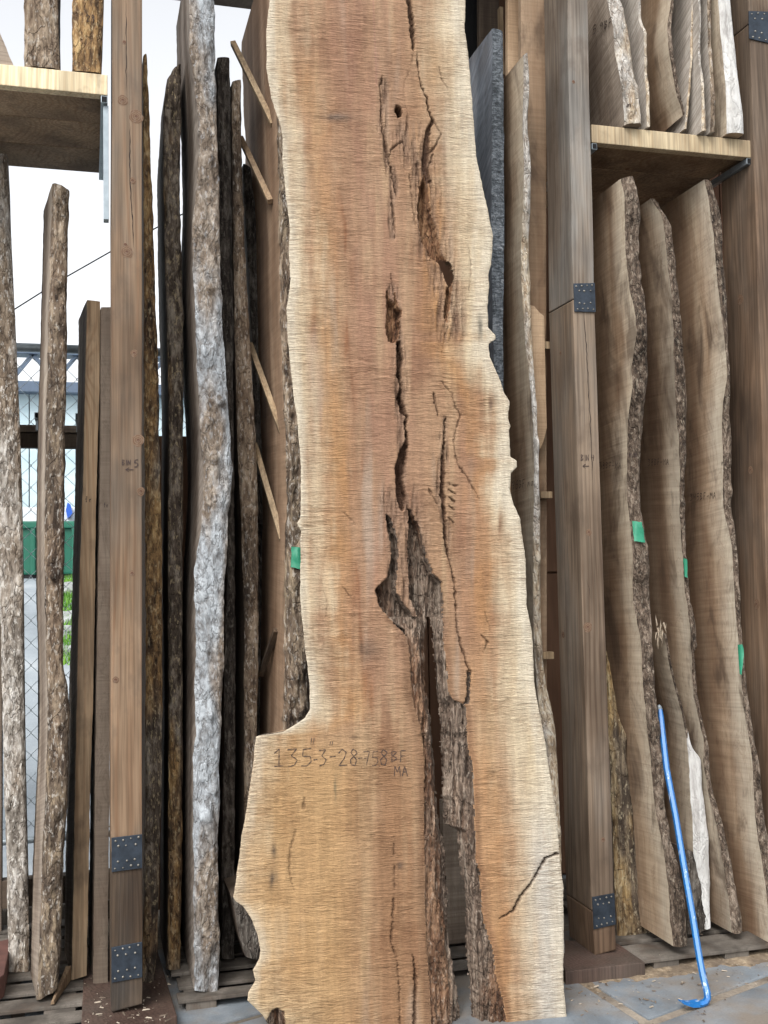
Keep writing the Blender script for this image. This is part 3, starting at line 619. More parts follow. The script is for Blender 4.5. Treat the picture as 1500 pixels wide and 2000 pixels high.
CR = [  # polyline, widths, depth (m)
 ([(798, -100), (798, 0), (802, 24), (805, 52), (807, 80), (807, 98)], [6, 6, 8, 8, 4, 2], .03),
 ([(807, 104), (802, 132), (790, 160), (788, 180), (796, 224), (798, 272), (800, 308)], [1.5]*7, .004),
 ([(814, 104), (818, 148), (824, 172), (834, 192), (837, 216), (846, 236), (836, 256), (833, 288), (830, 320), (836, 352)], [1, 1.5, 2, 2, 2, 4, 8, 9, 8, 10], .02),
 ([(746, 148), (742, 168), (745, 208), (746, 248), (752, 280), (758, 308), (766, 340), (774, 380)], [2, 3, 3, 4, 5, 5, 3, 2], .012),
 ([(758, 308), (766, 290), (788, 273)], [3, 4, 4], .01), ([(788, 275), (792, 305)], [4, 2], .01), ([(846, 236), (862, 262), (846, 292), (836, 300)], [2, 2, 5, 4], .01),
 ([(778, 211), (778, 218), (780, 224)], [8, 13, 8], .05),
 ([(846, 300), (826, 362)], [3, 3], .01), ([(815, 300), (820, 370), (822, 420)], [2, 3, 4], .01), ([(800, 340), (806, 400), (812, 440)], [2, 3, 2], .008),
 ([(875, 640), (868, 665), (864, 690)], [4, 2, 1], .006), ([(862, 505), (850, 470), (838, 440)], [6, 6, 4], .02),
 ([(778, 668), (782, 700), (779, 728), (784, 756), (782, 776), (786, 800), (795, 812), (792, 828), (795, 860), (788, 888), (782, 912), (780, 940), (784, 968), (786, 992)], [8, 9, 6, 5, 8, 9, 4, 3, 4, 14, 16, 12, 16, 8], .045),
 ([(848, 768), (850, 788), (856, 812)], [4, 4, 2], .012), ([(870, 816), (868, 864), (866, 912), (864, 952), (868, 1000), (870, 1052), (876, 1088)], [2, 3, 4, 7, 6, 4, 3], .02),
 ([(876, 1088), (888, 1140), (890, 1180), (892, 1220), (900, 1260), (912, 1296), (918, 1312)], [3, 3, 3, 3, 4, 5, 6], .012),
 ([(862, 744), (882, 768), (888, 792), (900, 812), (890, 840), (886, 872), (894, 908), (910, 928), (928, 960), (937, 978)], [1.5, 2, 2, 3, 2, 2.5, 3, 3, 3, 1], .008),
 ([(878, 946), (894, 949)], [3, 4], .012), ([(876, 956), (890, 965)], [3, 4], .012), ([(878, 972), (888, 980)], [3, 4], .012), ([(877, 988), (887, 995)], [3, 3], .012), ([(876, 1010), (886, 1020)], [3, 3], .01),
 ([(838, 956), (854, 984)], [5, 3], .008), ([(764, 536), (768, 568)], [2, 3], .008), ([(914, 480), (919, 504), (920, 536), (916, 568)], [1.5]*4, .004),
 ([(858, 132), (862, 152), (874, 172)], [2, 2, 2], .006), ([(764, 372), (766, 400), (770, 432), (772, 464)], [2, 5, 5, 2], .01),
 ([(1090, 1667), (1066, 1677), (1047, 1711), (1038, 1725), (1029, 1738), (1016, 1752), (1004, 1779), (975, 1795)], [3, 4, 4, 3, 3, 4, 4, 1], .02),
 ([(948, 1196), (958, 1234)], [1.5, 1.5], .004), ([(940, 1240), (952, 1254), (944, 1276)], [3, 5, 1], .01), ([(668, 1144), (686, 1168)], [3, 2], .006), ([(670, 1000), (694, 1022)], [2, 2], .006),
 ([(578, 1620), (567, 1661), (565, 1702), (569, 1720), (576, 1743)], [2, 4, 5, 2, 1], .006), ([(594, 1560), (594, 1580)], [5, 6], .006),
 ([(769, 1634), (771, 1734), (766, 1815), (764, 1843), (775, 1870), (780, 1933), (782, 2030)], [1, 2, 5, 4, 2, 2, 3], .01), ([(807, 1865), (812, 1915), (810, 1979), (808, 2030)], [2, 6, 7, 7], .015), ([(624, 1120), (632, 1152), (640, 1180), (636, 1204)], [1.2]*4, .003), ([(700, 1330), (706, 1352)], [1.5, 1], .004)]
crn = fbm(PXg/9, PYg/16, 14.2, 3); depth = np.zeros(PXg.shape); crm = np.zeros(PXg.shape)
for pl, ws, dp in CR:
    sdv = seg_dist(jx, jy, pl, [a*(1.15 if dp > .015 else .85) for a in ws])+(1.1 if dp > .015 else 1.0)*crn; t_ = sstep(.9, -1.4, sdv)
    depth = np.maximum(depth, dp*t_); crm = np.maximum(crm, sstep(1.2, -.8, sdv)*min(.95, .3+dp/.03))
fib = fbm(PXg/7, PYg/70, 2.2, 4); fib2 = fbm(PXg/3.5, PYg/26, 7.7, 3)
CAV = [  # polygon, depth
 ([(832, 330), (838, 380), (843, 415), (852, 440), (858, 470), (866, 500), (884, 520), (887, 550), (880, 570), (870, 548), (858, 515), (838, 500), (824, 470), (818, 440), (814, 400), (820, 365)], .052),
 ([(872, 560), (885, 556), (881, 600), (873, 637), (866, 615), (868, 590)], .035),
 ([(754, 564), (759, 566), (762, 584), (769, 588), (770, 566), (778, 596), (788, 608), (782, 624), (784, 636), (778, 664), (770, 672), (758, 666), (753, 640), (755, 608)], .042),
 (cr([(680, 55), (705, 65), (735, 150), (750, 200), (745, 330), (735, 440), (780, 500), (825, 560), (850, 720), (800, 690), (770, 640), (700, 570), (650, 510), (630, 430), (660, 395), (690, 370), (705, 300), (710, 220), (690, 130)], .4, 480, 980), .046),
 (cr([(790, 10), (830, 80), (860, 150), (885, 260), (920, 350), (960, 390), (968, 470), (965, 600), (905, 720), (870, 640), (840, 560), (800, 470), (795, 370), (790, 250), (795, 130)], .4, 480, 980), .058),
 ([(912, 1310), (921, 1312), (918, 1376), (904, 1377), (912, 1358)], .03),
 ([(518, 2030), (520, 1994), (530, 1974), (542, 1968), (556, 1976), (559, 2000), (560, 2030)], .010)]
bark = np.zeros(PXg.shape); hole = np.zeros(PXg.shape, bool)
for pg, dp in CAV:
    sdv = poly_dist(jx, jy, pg); ins_ = sstep(.5, -7, sdv); 
    depth = np.maximum(depth, np.where(sdv < .6, sstep(.8, -2.0, sdv)*(.008+dp*ins_)+.015*ins_*fib+.008*fib2*ins_, 0)); bark = np.maximum(bark, (sdv < -.3)*1.0)
hole |= poly_dist(jx, jy, [(864, 503), (880, 515), (887, 545), (878, 560), (868, 540)]) < 0
hole |= poly_dist(jx, jy, cr([(905, 575), (920, 565), (930, 660), (920, 700), (900, 690)], .4, 480, 980)) < 0
# the long bark-lined opening in the lower half: A|B gap C|D
chA = [(734, 1150), (740, 1175), (768, 1216), (792, 1230), (800, 1280), (803, 1340), (808, 1380), (822, 1420), (829, 1480), (828, 1616), (829, 1752), (832, 1843), (839, 1933), (841, 2000), (843, 2060)]
chB = [(842, 1204), (840, 1260), (837, 1328), (850, 1400), (854, 1460), (856, 1480), (862, 1571), (868, 1620), (880, 1661), (884, 1775), (886, 1843), (902, 1933), (909, 2000), (914, 2060)]
chC = [(848, 1204), (850, 1240), (858, 1300), (860, 1340), (866, 1380), (870, 1460), (872, 1480), (873, 1571), (877, 1616), (900, 1627), (907, 1698), (916, 1752), (920, 1788), (920, 1865), (927, 1933), (930, 2000), (934, 2060)]
chD = [(867, 1160), (866, 1204), (868, 1260), (874, 1300), (877, 1350), (884, 1366), (900, 1372), (911, 1382), (914, 1460), (924, 1490), (927, 1571), (932, 1684), (939, 1707), (943, 1788), (966, 1865), (970, 1911), (984, 1956), (991, 2000), (998, 2060)]
rag = 2.6*fbm(ys/16, 2.2, 3.3, 3)
cA, cB, cC, cD = [interp(p, ys)[:, None] for p in (chA, chB, chC, chD)]
cA = cA+1.5*fbm(ys/12, 9, 1, 3)[:, None]; cD = cD+1.5*fbm(ys/12, 19, 1, 3)[:, None]; cB = cB+rag[:, None]; cC = cC+2.6*fbm(ys/16, 7.2, 1.3, 3)[:, None]
on = (PYg > 1205)
tA = (PXg-cA)/np.maximum(cB-cA, 1); tD = (cD-PXg)/np.maximum(cD-cC, 1)
fl = lambda t: .010*sstep(0, .08, t)+.012*t+.048*sstep(.55, 1.05, t)
inA = on & (PXg > cA) & (PXg <= cB+1); inD = on & (PXg < cD) & (PXg >= cC-1); gap = on & (PXg > cB) & (PXg < cC)
env = lambda t: sstep(0, .12, t)
depth = np.where(inA, np.maximum(depth*.3, fl(tA)+env(tA)*(.014*fib+.009*fib2)), depth); depth = np.where(inD, np.maximum(depth*.3, fl(tD)+env(tD)*(.014*fib+.009*fib2)), depth)
depth = np.where(gap, .074, depth); bark = np.where(inA | inD, 1, bark); hole |= gap & (PXg > cB+.5) & (PXg < cC-.5)
# torn, fibrous wood around the splits
torn = np.zeros(PXg.shape)
for pl, rr in (([(800, 262), (826, 330), (835, 420), (856, 500), (872, 570), (872, 640)], 34), ([(768, 565), (782, 720), (788, 860), (786, 990)], 13), ([(785, 985), (796, 1060), (802, 1150), (830, 1235)], 46), ([(868, 820), (866, 960), (878, 1090)], 9), ([(748, 160), (748, 250), (768, 350), (770, 460)], 9)):
    torn = np.maximum(torn, sstep(rr*1.35, rr*.3, seg_dist(PXg+9*fbm(PXg/30, PYg/60, 21.5, 2), PYg, pl, [0]*len(pl))))
torn = torn*sstep(-.35, .35, fib+.25)
depth = depth+np.where(bark > .5, 0, torn*(.005+.008*fib+.005*fib2))
depth = np.clip(depth, -.004, THK-.002)
# gentle sawn unevenness, rounded live edge
dl = (PXg-Lx[:, None]); dr = (Rx[:, None]-PXg)
depth = depth+np.where(bark > .5, 0, .0010*fbm(PXg/60, PYg/7, 4.4, 2))+.003*np.exp(-np.minimum(dl, dr)/1.6)
Wd = W0-sn_*depth[..., None]
# colour of the wood itself: pale sapwood, orange bands, pinkish heart, stains
def lin(*c): return np.array(C(*c)[:3])
n1 = fbm(PXg/38, PYg/620, .3, 4); n2 = fbm(PXg/110, PYg/190, 4.3, 4); n3 = fbm(PXg/24, PYg/160, 9.3, 4); n4 = fbm(PXg/300, PYg/34, 2.9, 3)
mixc = lambda a, b, f: a+(b-a)*np.clip(f, 0, 1)[..., None]
tone = np.broadcast_to(lin(188, 150, 114), PXg.shape+(3,)).copy()
tone = mixc(tone, lin(158, 116, 86), sstep(-.1, .7, n2)*.8); tone = mixc(tone, lin(206, 174, 134), sstep(.05, .6, n1)*.75)
hp = np.exp(-((PXg-np.interp(ys, [0, 600, 1000, 1400], [700, 720, 740, 720])[:, None])/95)**2)*sstep(1480, 1250, PYg); tone = mixc(tone, lin(172, 128, 102), hp*(.6+.4*n3))
tone = mixc(tone, lin(172, 126, 98), np.exp(-((PXg-920)/40)**2)*sstep(700, 850, PYg)*sstep(1400, 1200, PYg)*.6)
tone = mixc(tone, lin(192, 172, 150), sstep(.25, .8, fbm(PXg/46, PYg/420, 12.3, 3))*.6)
low = sstep(1380, 1520, PYg)
tone = mixc(tone, lin(206, 164, 112), low*sstep(760, 640, PXg)*.8)
tone = mixc(tone, lin(156, 112, 76), low*np.exp(-((PXg-770+30*n3)/60)**2)*.75*sstep(2.5, -.5, np.zeros_like(PXg)+0))
oL = np.exp(-((dl-72-26*n3)/34)**2)*sstep(60, 200, PYg)*(1-low)*(.55+.5*n2); tone = mixc(tone, lin(210, 158, 98), oL*.62)
oL2 = np.exp(-((dl-112-20*n1)/10)**2)*(1-low)*sstep(-.2, .6, n3); tone = mixc(tone, lin(150, 94, 58), oL2*.6)
rw = np.interp(ys, [-100, 400, 620, 900, 1300, 1500, 2050], [95, 92, 85, 48, 88, 108, 110])[:, None]
oR = np.exp(-((dr-rw-12-18*n3)/np.where(PYg < 700, 30, 22))**2)*(.6+.5*n2); tone = mixc(tone, lin(200, 148, 94), oR*sstep(150, 420, PYg)*.7)
tone = mixc(tone, lin(194, 146, 102), low*np.exp(-((dr-rw-40)/45)**2)*.7)
sL = sstep(84, 4, dl+34*n3+16*n4+10*n1)*(1-.45*low); sR = sstep(1.15, .25, (dr+24*n3+14*n4)/rw)
tone = mixc(tone, lin(232, 211, 174), np.maximum(sL*.7, sR*.8))
wl = np.maximum(sstep(26, 2, dl+10*n3)*(1-.3*low), sstep(44, 4, dr+16*n3)); tone = mixc(tone, lin(240, 230, 208), wl*.5)
tone = mixc(tone, lin(216, 212, 204), sR*sstep(1500, 1700, PYg)*np.exp(-((dr-40)/30)**2)*.6)
tone = mixc(tone, lin(214, 188, 148), sstep(1880, 2010, PYg)*sstep(700, 540, PXg)*.6)
for (sx, sy, sr, ss, cc) in [(533, 1664, 9, 14, (48, 46, 48)), (533, 1718, 8, 14, (52, 50, 52)), (655, 228, 30, 8, (120, 104, 92)), (936, 640, 6, 26, (92, 88, 80)), (962, 790, 8, 14, (116, 88, 70)), (840, 130, 30, 60, (190, 150, 108)), (780, 1690, 10, 8, (84, 70, 60)), (660, 1540, 3, 22, (120, 110, 84)), (975, 1020, 8, 26, (120, 76, 50)), (720, 1270, 24, 18, (124, 98, 78)), (960, 1505, 8, 5, (104, 80, 58)), (690, 1440, 12, 3, (90, 66, 48))]:
    f = np.exp(-(((PXg+6*n3*2-sx)/sr)**2+((PYg+5*n2-sy)/ss)**2)); tone = mixc(tone, lin(*cc), f*(.75+.3*n3))
tone = mixc(tone, lin(176, 120, 108), .5*np.exp(-((PXg-729-PYg*.04)/1.1)**2)*sstep(190, 150, PYg))      # chalk line
tone = mixc(tone, lin(122, 84, 58), sstep(20, 6, np.abs(PXg-cA)*1.0)*on*(PXg < cA)*.55); tone = mixc(tone, lin(134, 92, 64), sstep(16, 4, np.abs(PXg-cD))*on*(PXg > cD)*.5)
tone = mixc(tone, lin(158, 130, 108), torn*.6); tone = mixc(tone, lin(108, 78, 58), torn*sstep(.1, .6, fib)*.7); tone = mixc(tone, lin(206, 184, 158), torn*sstep(.15, .6, -fib)*.5)
fade = fbm(PXg/90, PYg/3.1, 3.9, 2); tone = tone*(1+.10*fade)[..., None]
tone = mixc(tone, lin(84, 56, 40), crm*.9)
s = Mat('maple_face'); v = s.vec(False); tc = s.attr('tone', 'Color')
vv = s.map(v, (17, 17, 138), (0, math.radians(-1.2), 0)); cu = s.noise(vv, 1, 3., .6, 1.3)               # saw and curl furrows across the grain
cu2 = s.noise(s.map(v, (34, 34, 260), (0, math.radians(1.0), 0)), 1, 1, .6); msk = s.noise(v, 5.5, 3)
fz = s.noise(s.map(v, (140, 140, 140)), 1, 2, .7)
cs = s.rng(cu, .36, .64)
gl = s.noise(s.map(v, (70, 70, 2.5)), 1, 3, .6); tc = s.mix(.4, tc, s.ramp(gl, [(.35, .72), (.65, 1.12)]), 'MULTIPLY')
c = s.mix(s.rng(msk, .38, .62, .1, .8), tc, s.mix(cs, (.60, .53, .48, 1), (1.16, 1.15, 1.14, 1)), 'MULTIPLY')
c = s.mix(.3, c, s.ramp(cu2, [(.35, .75), (.65, 1.1)]), 'MULTIPLY'); c = s.mix(.35, c, s.ramp(fz, [(.3, .6), (.7, 1.2)]), 'MULTIPLY')
c = s.mix(s.math('MULTIPLY', s.rng(s.noise(s.map(v, (22, 22, 9)), 1, 5, .75), .60, .74), .35), c, C(128, 94, 72))
n = s.bump(s.math('ADD', s.math('MULTIPLY', s.math('MULTIPLY', cu, msk), 2.), s.math('MULTIPLY_ADD', cu2, .35, s.math('MULTIPLY', fz, .25))), .75, .008)
M['maple'] = s.out(c, .74, n, spec=.22)
big = empty('maple_slab', (SP[0], SP[1], 0), 'tall pale maple slab with a bark-lined opening leaning in front of the rack', 'wood slab')
Fq = grid_faces(nr, ncol); hq = hole.ravel()[Fq].any(1); bq = bark.ravel()[Fq].mean(1) > .5
Vd = Wd.reshape(-1, 3)
def sub(name, fsel, mat, **k):
    ids = np.unique(fsel); rm = np.full(len(Vd), -1); rm[ids] = np.arange(len(ids))
    return mesh(name, Vd[ids], rm[fsel], mat, big, **{kk: {a: b.reshape(len(Vd), -1)[ids] for a, b in vvv.items()} for kk, vvv in k.items()})
tone4 = np.concatenate([tone*np.array([.625, .65, .69]), np.ones(PXg.shape+(1,))], -1)
bigface = sub('sawn_face', Fq[~hq & ~bq], M['maple'], cols={'tone': tone4})
cx_, cy_ = jx.ravel()[Fq].mean(1), jy.ravel()[Fq].mean(1); rest = np.ones(len(Fq), bool)
for k_ in range(3):
    inq = (poly_dist(cx_, cy_, CAV[k_][0]) < 1.5) & bq & ~hq & rest; rest &= ~inq
    sub('rotten_hollow', Fq[inq], M['k_rot'])
bigbark = sub('bark_inclusion', Fq[~hq & bq & rest], M['k_incl'])
# live edges fall away behind the face; the back closes the slab
def live(side):
    X0 = Lx if side < 0 else Rx; prof = [(0, .003), (1.5, .006), (2.5, .016), (5, .032), (9, .052), (13, .072)]
    rows = []
    for i, (dx, dz) in enumerate(prof):
        off = dx*(1+.35*fbm(ys/13, i*.9, 3+side, 3))+(i > 1)*2.5*fbm(ys/26, i*.3, 8+side, 2)
        rows.append(on_slab(X0-side*np.maximum(off, 0), ys)-sn_*dz)
    G_ = np.stack(rows, 1); return mesh('live_edge', G_.reshape(-1, 3), grid_faces(nr, len(prof), side < 0), M['k_brown'], big)
live(-1); live(1)
bk = (W0-sn_*THK); r_ = np.arange(0, nr, 6); c_ = np.arange(6, ncol-6, 6); sh = bk[np.ix_(r_, c_)]; hs_ = np.zeros((len(r_), len(c_)), bool)
for a_ in range(-3, 4):
    for b_ in range(-3, 4): hs_ |= hole[np.ix_(np.clip(r_+a_, 0, nr-1), c_+b_)]
fb = grid_faces(len(r_), len(c_), True); fb = fb[~hs_.ravel()[fb].any(1)]
mesh('back_face', sh.reshape(-1, 3), fb, M['tan'], big, attrs={'inset': np.full(sh.shape[0]*sh.shape[1], .3)})
bb = bvh_of(bigface)
write('135', 533, 1497, 34, big, bb, 1.8, 1.15, -.02); write('-', 611, 1496, 26, big, bb, 2.4, .65); write('3', 622, 1494, 30, big, bb, 1.8, .95); write('-', 642, 1490, 26, big, bb, 1.8, 1.0)
write('28', 661, 1495, 32, big, bb, 1.9, .95); write('-', 698, 1490, 20, big, bb, 1.6, .9); write('75', 709, 1495, 28, big, bb, 1.5, .85); write('.', 738, 1496, 12, big, bb, 3., .8); write('8', 741, 1494, 30, big, bb, 1.9, 1.0); write('BF', 763, 1488, 22, big, bb, 1.7, 1.1)
write('MA', 770, 1516, 20, big, bb, 1.8, 1.05); write('"', 606, 1462, 21, big, bb, 1.4, .8); write('"', 643, 1462, 14, big, bb, 1.4, 1.1)

# ------------------------------------------------------------------ pallets on the ground
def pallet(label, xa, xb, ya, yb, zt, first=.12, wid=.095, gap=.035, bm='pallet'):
    root = empty('pallet', ((xa+xb)/2, (ya+yb)/2, 0), label, 'pallet', 'pallets under the slabs')
    y = ya; i = 0
    while y < yb-.05:
        wd = first if i == 0 else wid+rng.uniform(-.01, .01); dz = rng.uniform(-.003, .0); da = rng.uniform(-.006, .006)
        x0, x1 = xa+rng.uniform(-.015, .015), xb+rng.uniform(-.015, .015)
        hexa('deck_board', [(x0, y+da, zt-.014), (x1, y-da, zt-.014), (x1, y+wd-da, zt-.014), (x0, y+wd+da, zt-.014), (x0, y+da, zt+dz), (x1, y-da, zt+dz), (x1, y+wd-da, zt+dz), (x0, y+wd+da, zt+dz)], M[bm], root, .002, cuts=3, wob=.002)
        y += wd+gap+rng.uniform(-.01, .01); i += 1
    n = max(3, int((xb-xa)/.3)+1)
    for k in range(n):
        xx = xa+.03+(xb-xa-.16)*k/(n-1)+rng.uniform(-.02, .02)
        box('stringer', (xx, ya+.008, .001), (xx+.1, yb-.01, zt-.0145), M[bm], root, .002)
    return root
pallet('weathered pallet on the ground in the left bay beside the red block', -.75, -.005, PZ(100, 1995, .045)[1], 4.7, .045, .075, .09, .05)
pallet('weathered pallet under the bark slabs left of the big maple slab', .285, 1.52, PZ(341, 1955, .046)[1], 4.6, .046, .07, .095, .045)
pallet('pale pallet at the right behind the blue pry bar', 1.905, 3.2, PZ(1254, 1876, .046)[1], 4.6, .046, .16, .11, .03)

# ------------------------------------------------------------------ slabs in the left bay
slab('L1', 'bark_slab', 'slab with peeling brown and white bark at the left margin', 'wood slab', [(-34, 300), (-24, 700), (-12, 900), (-4, 1000), (1, 1200), (5, 1400), (9, 1560), (14, 1700), (17, 1898)], [(14, 302), (20, 420), (33, 700), (41, 900), (45, 1100), (48, 1400), (50, 1560), (54, 1700), (58, 1896)], M['greybrown'], M['k_peel'], ang=-.05, rough=.005)
slab('L2', 'bark_slab', 'narrow brown bark slab with pointed slanting top in the left bay', 'wood slab', [(102, 359), (98, 480), (94, 650), (91, 800), (88, 960), (87, 1100), (89, 1240), (92, 1330), (94, 1420), (91, 1480), (86, 1610), (81, 1700), (77, 1850), (72, 1953)], [(135, 373), (132, 500), (130, 700), (127, 880), (126, 1000), (124, 1200), (123, 1310), (132, 1335), (136, 1400), (134, 1480), (129, 1610), (123, 1700), (119, 1850), (113, 1926)], M['greybrown'], M['k_brown'], W=.3, ang=-.13, rough=.007, bulge=.016, knobs=4)
slab('L3', 'bark_slab', 'smooth tan board lettered Fr, left of the BIN 5 post', 'wood slab', [(170, 586), (166, 760), (163, 900), (160, 1000), (155, 1150), (151, 1300), (148, 1480), (144, 1700), (140, 1914)], [(196, 589), (194, 760), (190, 900), (187, 1000), (185, 1200), (181, 1400), (177, 1500), (173, 1700), (169, 1905)], M['greybrown'], M['under'], W=.3, ang=-.1, rough=.0012, bulge=.003, wave=.002)
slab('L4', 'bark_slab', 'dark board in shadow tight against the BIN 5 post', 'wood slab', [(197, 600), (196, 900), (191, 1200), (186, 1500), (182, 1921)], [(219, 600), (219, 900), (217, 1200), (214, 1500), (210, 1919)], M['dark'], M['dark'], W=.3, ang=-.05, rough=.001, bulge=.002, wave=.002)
write('fr', 166, 981, 11, ALL['L3'][0], bv('L3'), 1.5, 1.); write('fr', 202, 991, 9, ALL['L4'][0], bv('L4'), 1.5, .9)
# on the left shelf
slab('A1', 'bark_slab', 'dark bark slab standing on the left shelf', 'wood slab', [(47, -120), (47, 0), (48, 132)], [(114, -120), (113, 0), (116, 137)], M['dark'], M['k_brown'], zb=3.128, lean=.0, W=.3, rough=.005, group=None)
slab('A2', 'bark_slab', 'pale bark slab lettered 29 standing on the left shelf', 'wood slab', [(143, -120), (142, 0), (141, 139)], [(206, -120), (203, 0), (198, 146)], M['dark'], M['k_ochre'], zb=3.128, lean=.0, W=.3, rough=.005)
write('29', 168, 42, 13, ALL['A2'][0], bv('A2'), 1.6, 1.)
slab('A3', 'bark_slab', 'grey slanting slab end on the left shelf at the margin', 'wood slab', [(-70, 20), (-50, 126)], [(-6, 50), (28, 132)], M['greybrown'], M['greybrown'], zb=3.128, lean=.0, W=.3, rough=.001, bulge=.002)

# ------------------------------------------------------------------ slabs between the BIN 5 post and the maple slab
slab('M1', 'bark_slab', 'narrow dark bark slab tight right of the BIN 5 post', 'wood slab', [(279, 112), (280, 400), (281, 700), (283, 900), (285, 1240), (284, 1500), (282, 1700), (279, 1917)], [(287, 108), (291, 200), (298, 400), (301, 500), (306, 640), (311, 800), (313, 950), (316, 1050), (317, 1240), (316, 1480), (311, 1700), (307, 1860), (300, 1916)], M['dark'], M['k_ochre'], W=.4, rough=.006, bulge=.012)
slab('M2', 'bark_slab', 'brown bark slab with rounded shoulder, second right of the BIN 5 post', 'wood slab', [(338, 140), (326, 165), (319, 195), (318, 300), (322, 480), (328, 700), (330, 850), (329, 1000), (329, 1240), (330, 1480), (329, 1700), (326, 1892)], [(353, 126), (354, 200), (351, 370), (354, 480), (358, 640), (358, 800), (357, 1000), (356, 1240), (357, 1480), (355, 1700), (351, 1891)], M['dark'], M['k_ochre'], W=.4, rough=.007, bulge=.014)
slab('M3', 'bark_slab', 'broad slab with white lichen bark and furrowed sawn face', 'wood slab', [(369, -100), (369, 100), (379, 150), (386, 225), (388, 300), (381, 400), (374, 480), (380, 600), (384, 700), (390, 850), (397, 910), (397, 985), (388, 1060), (378, 1140), (384, 1240), (380, 1300), (382, 1400), (378, 1480), (377, 1700), (378, 1850), (381, 1934)], [(415, -100), (418, 0), (422, 200), (427, 350), (429, 480), (435, 640), (442, 750), (451, 850), (453, 950), (446, 1000), (444, 1060), (438, 1140), (437, 1300), (432, 1350), (430, 1480), (426, 1600), (426, 1750), (430, 1850), (424, 1936)], M['furrow'], M['k_lichen'], W=.56, rough=.007, bulge=.010, wave=.006, knobs=18, fine=1.3)
slab('M4', 'bark_slab', 'thin dark slab tight right of the white lichen slab', 'wood slab', [(425, 113), (428, 300), (430, 480), (434, 640), (438, 800), (444, 1000), (440, 1240), (436, 1480), (434, 1700), (434, 1872)], [(448, 113), (450, 200), (453, 480), (456, 640), (456, 800), (458, 1000), (460, 1240), (459, 1480), (458, 1700), (457, 1872)], M['dark'], M['k_dark'], W=.35, rough=.003, bulge=.006, Y=3.98)
slab('M5', 'bark_slab', 'brown bark slab left of the diagonal stickers', 'wood slab', [(453, 160), (454, 300), (456, 480), (458, 640), (462, 800), (468, 960), (474, 1100), (477, 1240), (477, 1480), (474, 1860)], [(470, 156), (472, 300), (478, 480), (487, 640), (494, 760), (500, 880), (504, 1000), (505, 1240), (500, 1480), (494, 1860)], M['dark'], M['k_brown'], W=.4, rough=.005, bulge=.010, Y=3.96)
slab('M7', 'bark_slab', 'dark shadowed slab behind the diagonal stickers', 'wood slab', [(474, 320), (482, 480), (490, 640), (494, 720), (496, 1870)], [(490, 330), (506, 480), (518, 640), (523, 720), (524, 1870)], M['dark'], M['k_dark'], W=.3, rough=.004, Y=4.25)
slab('M6', 'bark_slab', 'wide reddish sawn slab behind the left edge of the maple slab', 'wood slab', [(526, -110), (528, 0), (534, 150), (541, 240), (544, 400), (546, 560), (548, 640), (552, 760), (560, 880), (559, 1000), (556, 1150), (554, 1300), (552, 1500), (552, 1890)], [(570, -110), (572, 0), (575, 150), (582, 240), (584, 400), (588, 560), (590, 700), (600, 880), (606, 1000), (606, 1200), (606, 1350), (600, 1500), (600, 1890)], M['redbrown'], M['k_brown'], W=.74, rough=.010, bulge=.016, wave=.008, Y=3.72, knobs=8)
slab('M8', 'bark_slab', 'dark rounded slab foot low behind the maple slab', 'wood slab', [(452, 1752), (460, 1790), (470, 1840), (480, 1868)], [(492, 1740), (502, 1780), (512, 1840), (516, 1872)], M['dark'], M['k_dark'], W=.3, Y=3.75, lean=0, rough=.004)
patch('tape', [(569, 1068), (586, 1070), (588, 1112), (568, 1108)], ALL['M6'][0], bv('M6'), M['tape'])
e_ = box('offcut', (0, 0, 0), (1, 1, 1), M['pallet'], None, 0); bpy.data.objects.remove(e_)
a, b = PZ(447, 1864, .047), PY(447, 1785, 3.9)
ob = hexa('offcut', [(a[0]-.018, a[1], .047), (a[0]+.012, a[1], .047), (a[0]+.012, a[1]+.02, .047), (a[0]-.018, a[1]+.02, .047), (a[0]-.016, a[1]+.05, .19), (a[0]+.014, a[1]+.05, .19), (a[0]+.014, a[1]+.07, .19), (a[0]-.016, a[1]+.07, .19)], M['pallet'], None, .002); tag(ob, 'small pale offcut standing low left of the maple slab', 'offcut')
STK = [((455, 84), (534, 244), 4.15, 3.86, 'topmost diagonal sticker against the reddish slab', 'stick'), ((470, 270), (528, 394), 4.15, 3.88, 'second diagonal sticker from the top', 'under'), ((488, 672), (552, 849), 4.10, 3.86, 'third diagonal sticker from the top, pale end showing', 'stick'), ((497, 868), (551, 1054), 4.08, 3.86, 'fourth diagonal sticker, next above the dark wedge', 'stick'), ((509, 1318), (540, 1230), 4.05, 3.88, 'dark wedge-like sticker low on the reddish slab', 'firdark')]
for A_, B_, ya, yb, lb, mt in STK:
    o = bar('sticker', PY(*A_, ya), PY(*B_, yb), .021, .021, M[mt], None, (0, 1, .2)); tag(o, lb, 'stick', 'stickers between the slabs')

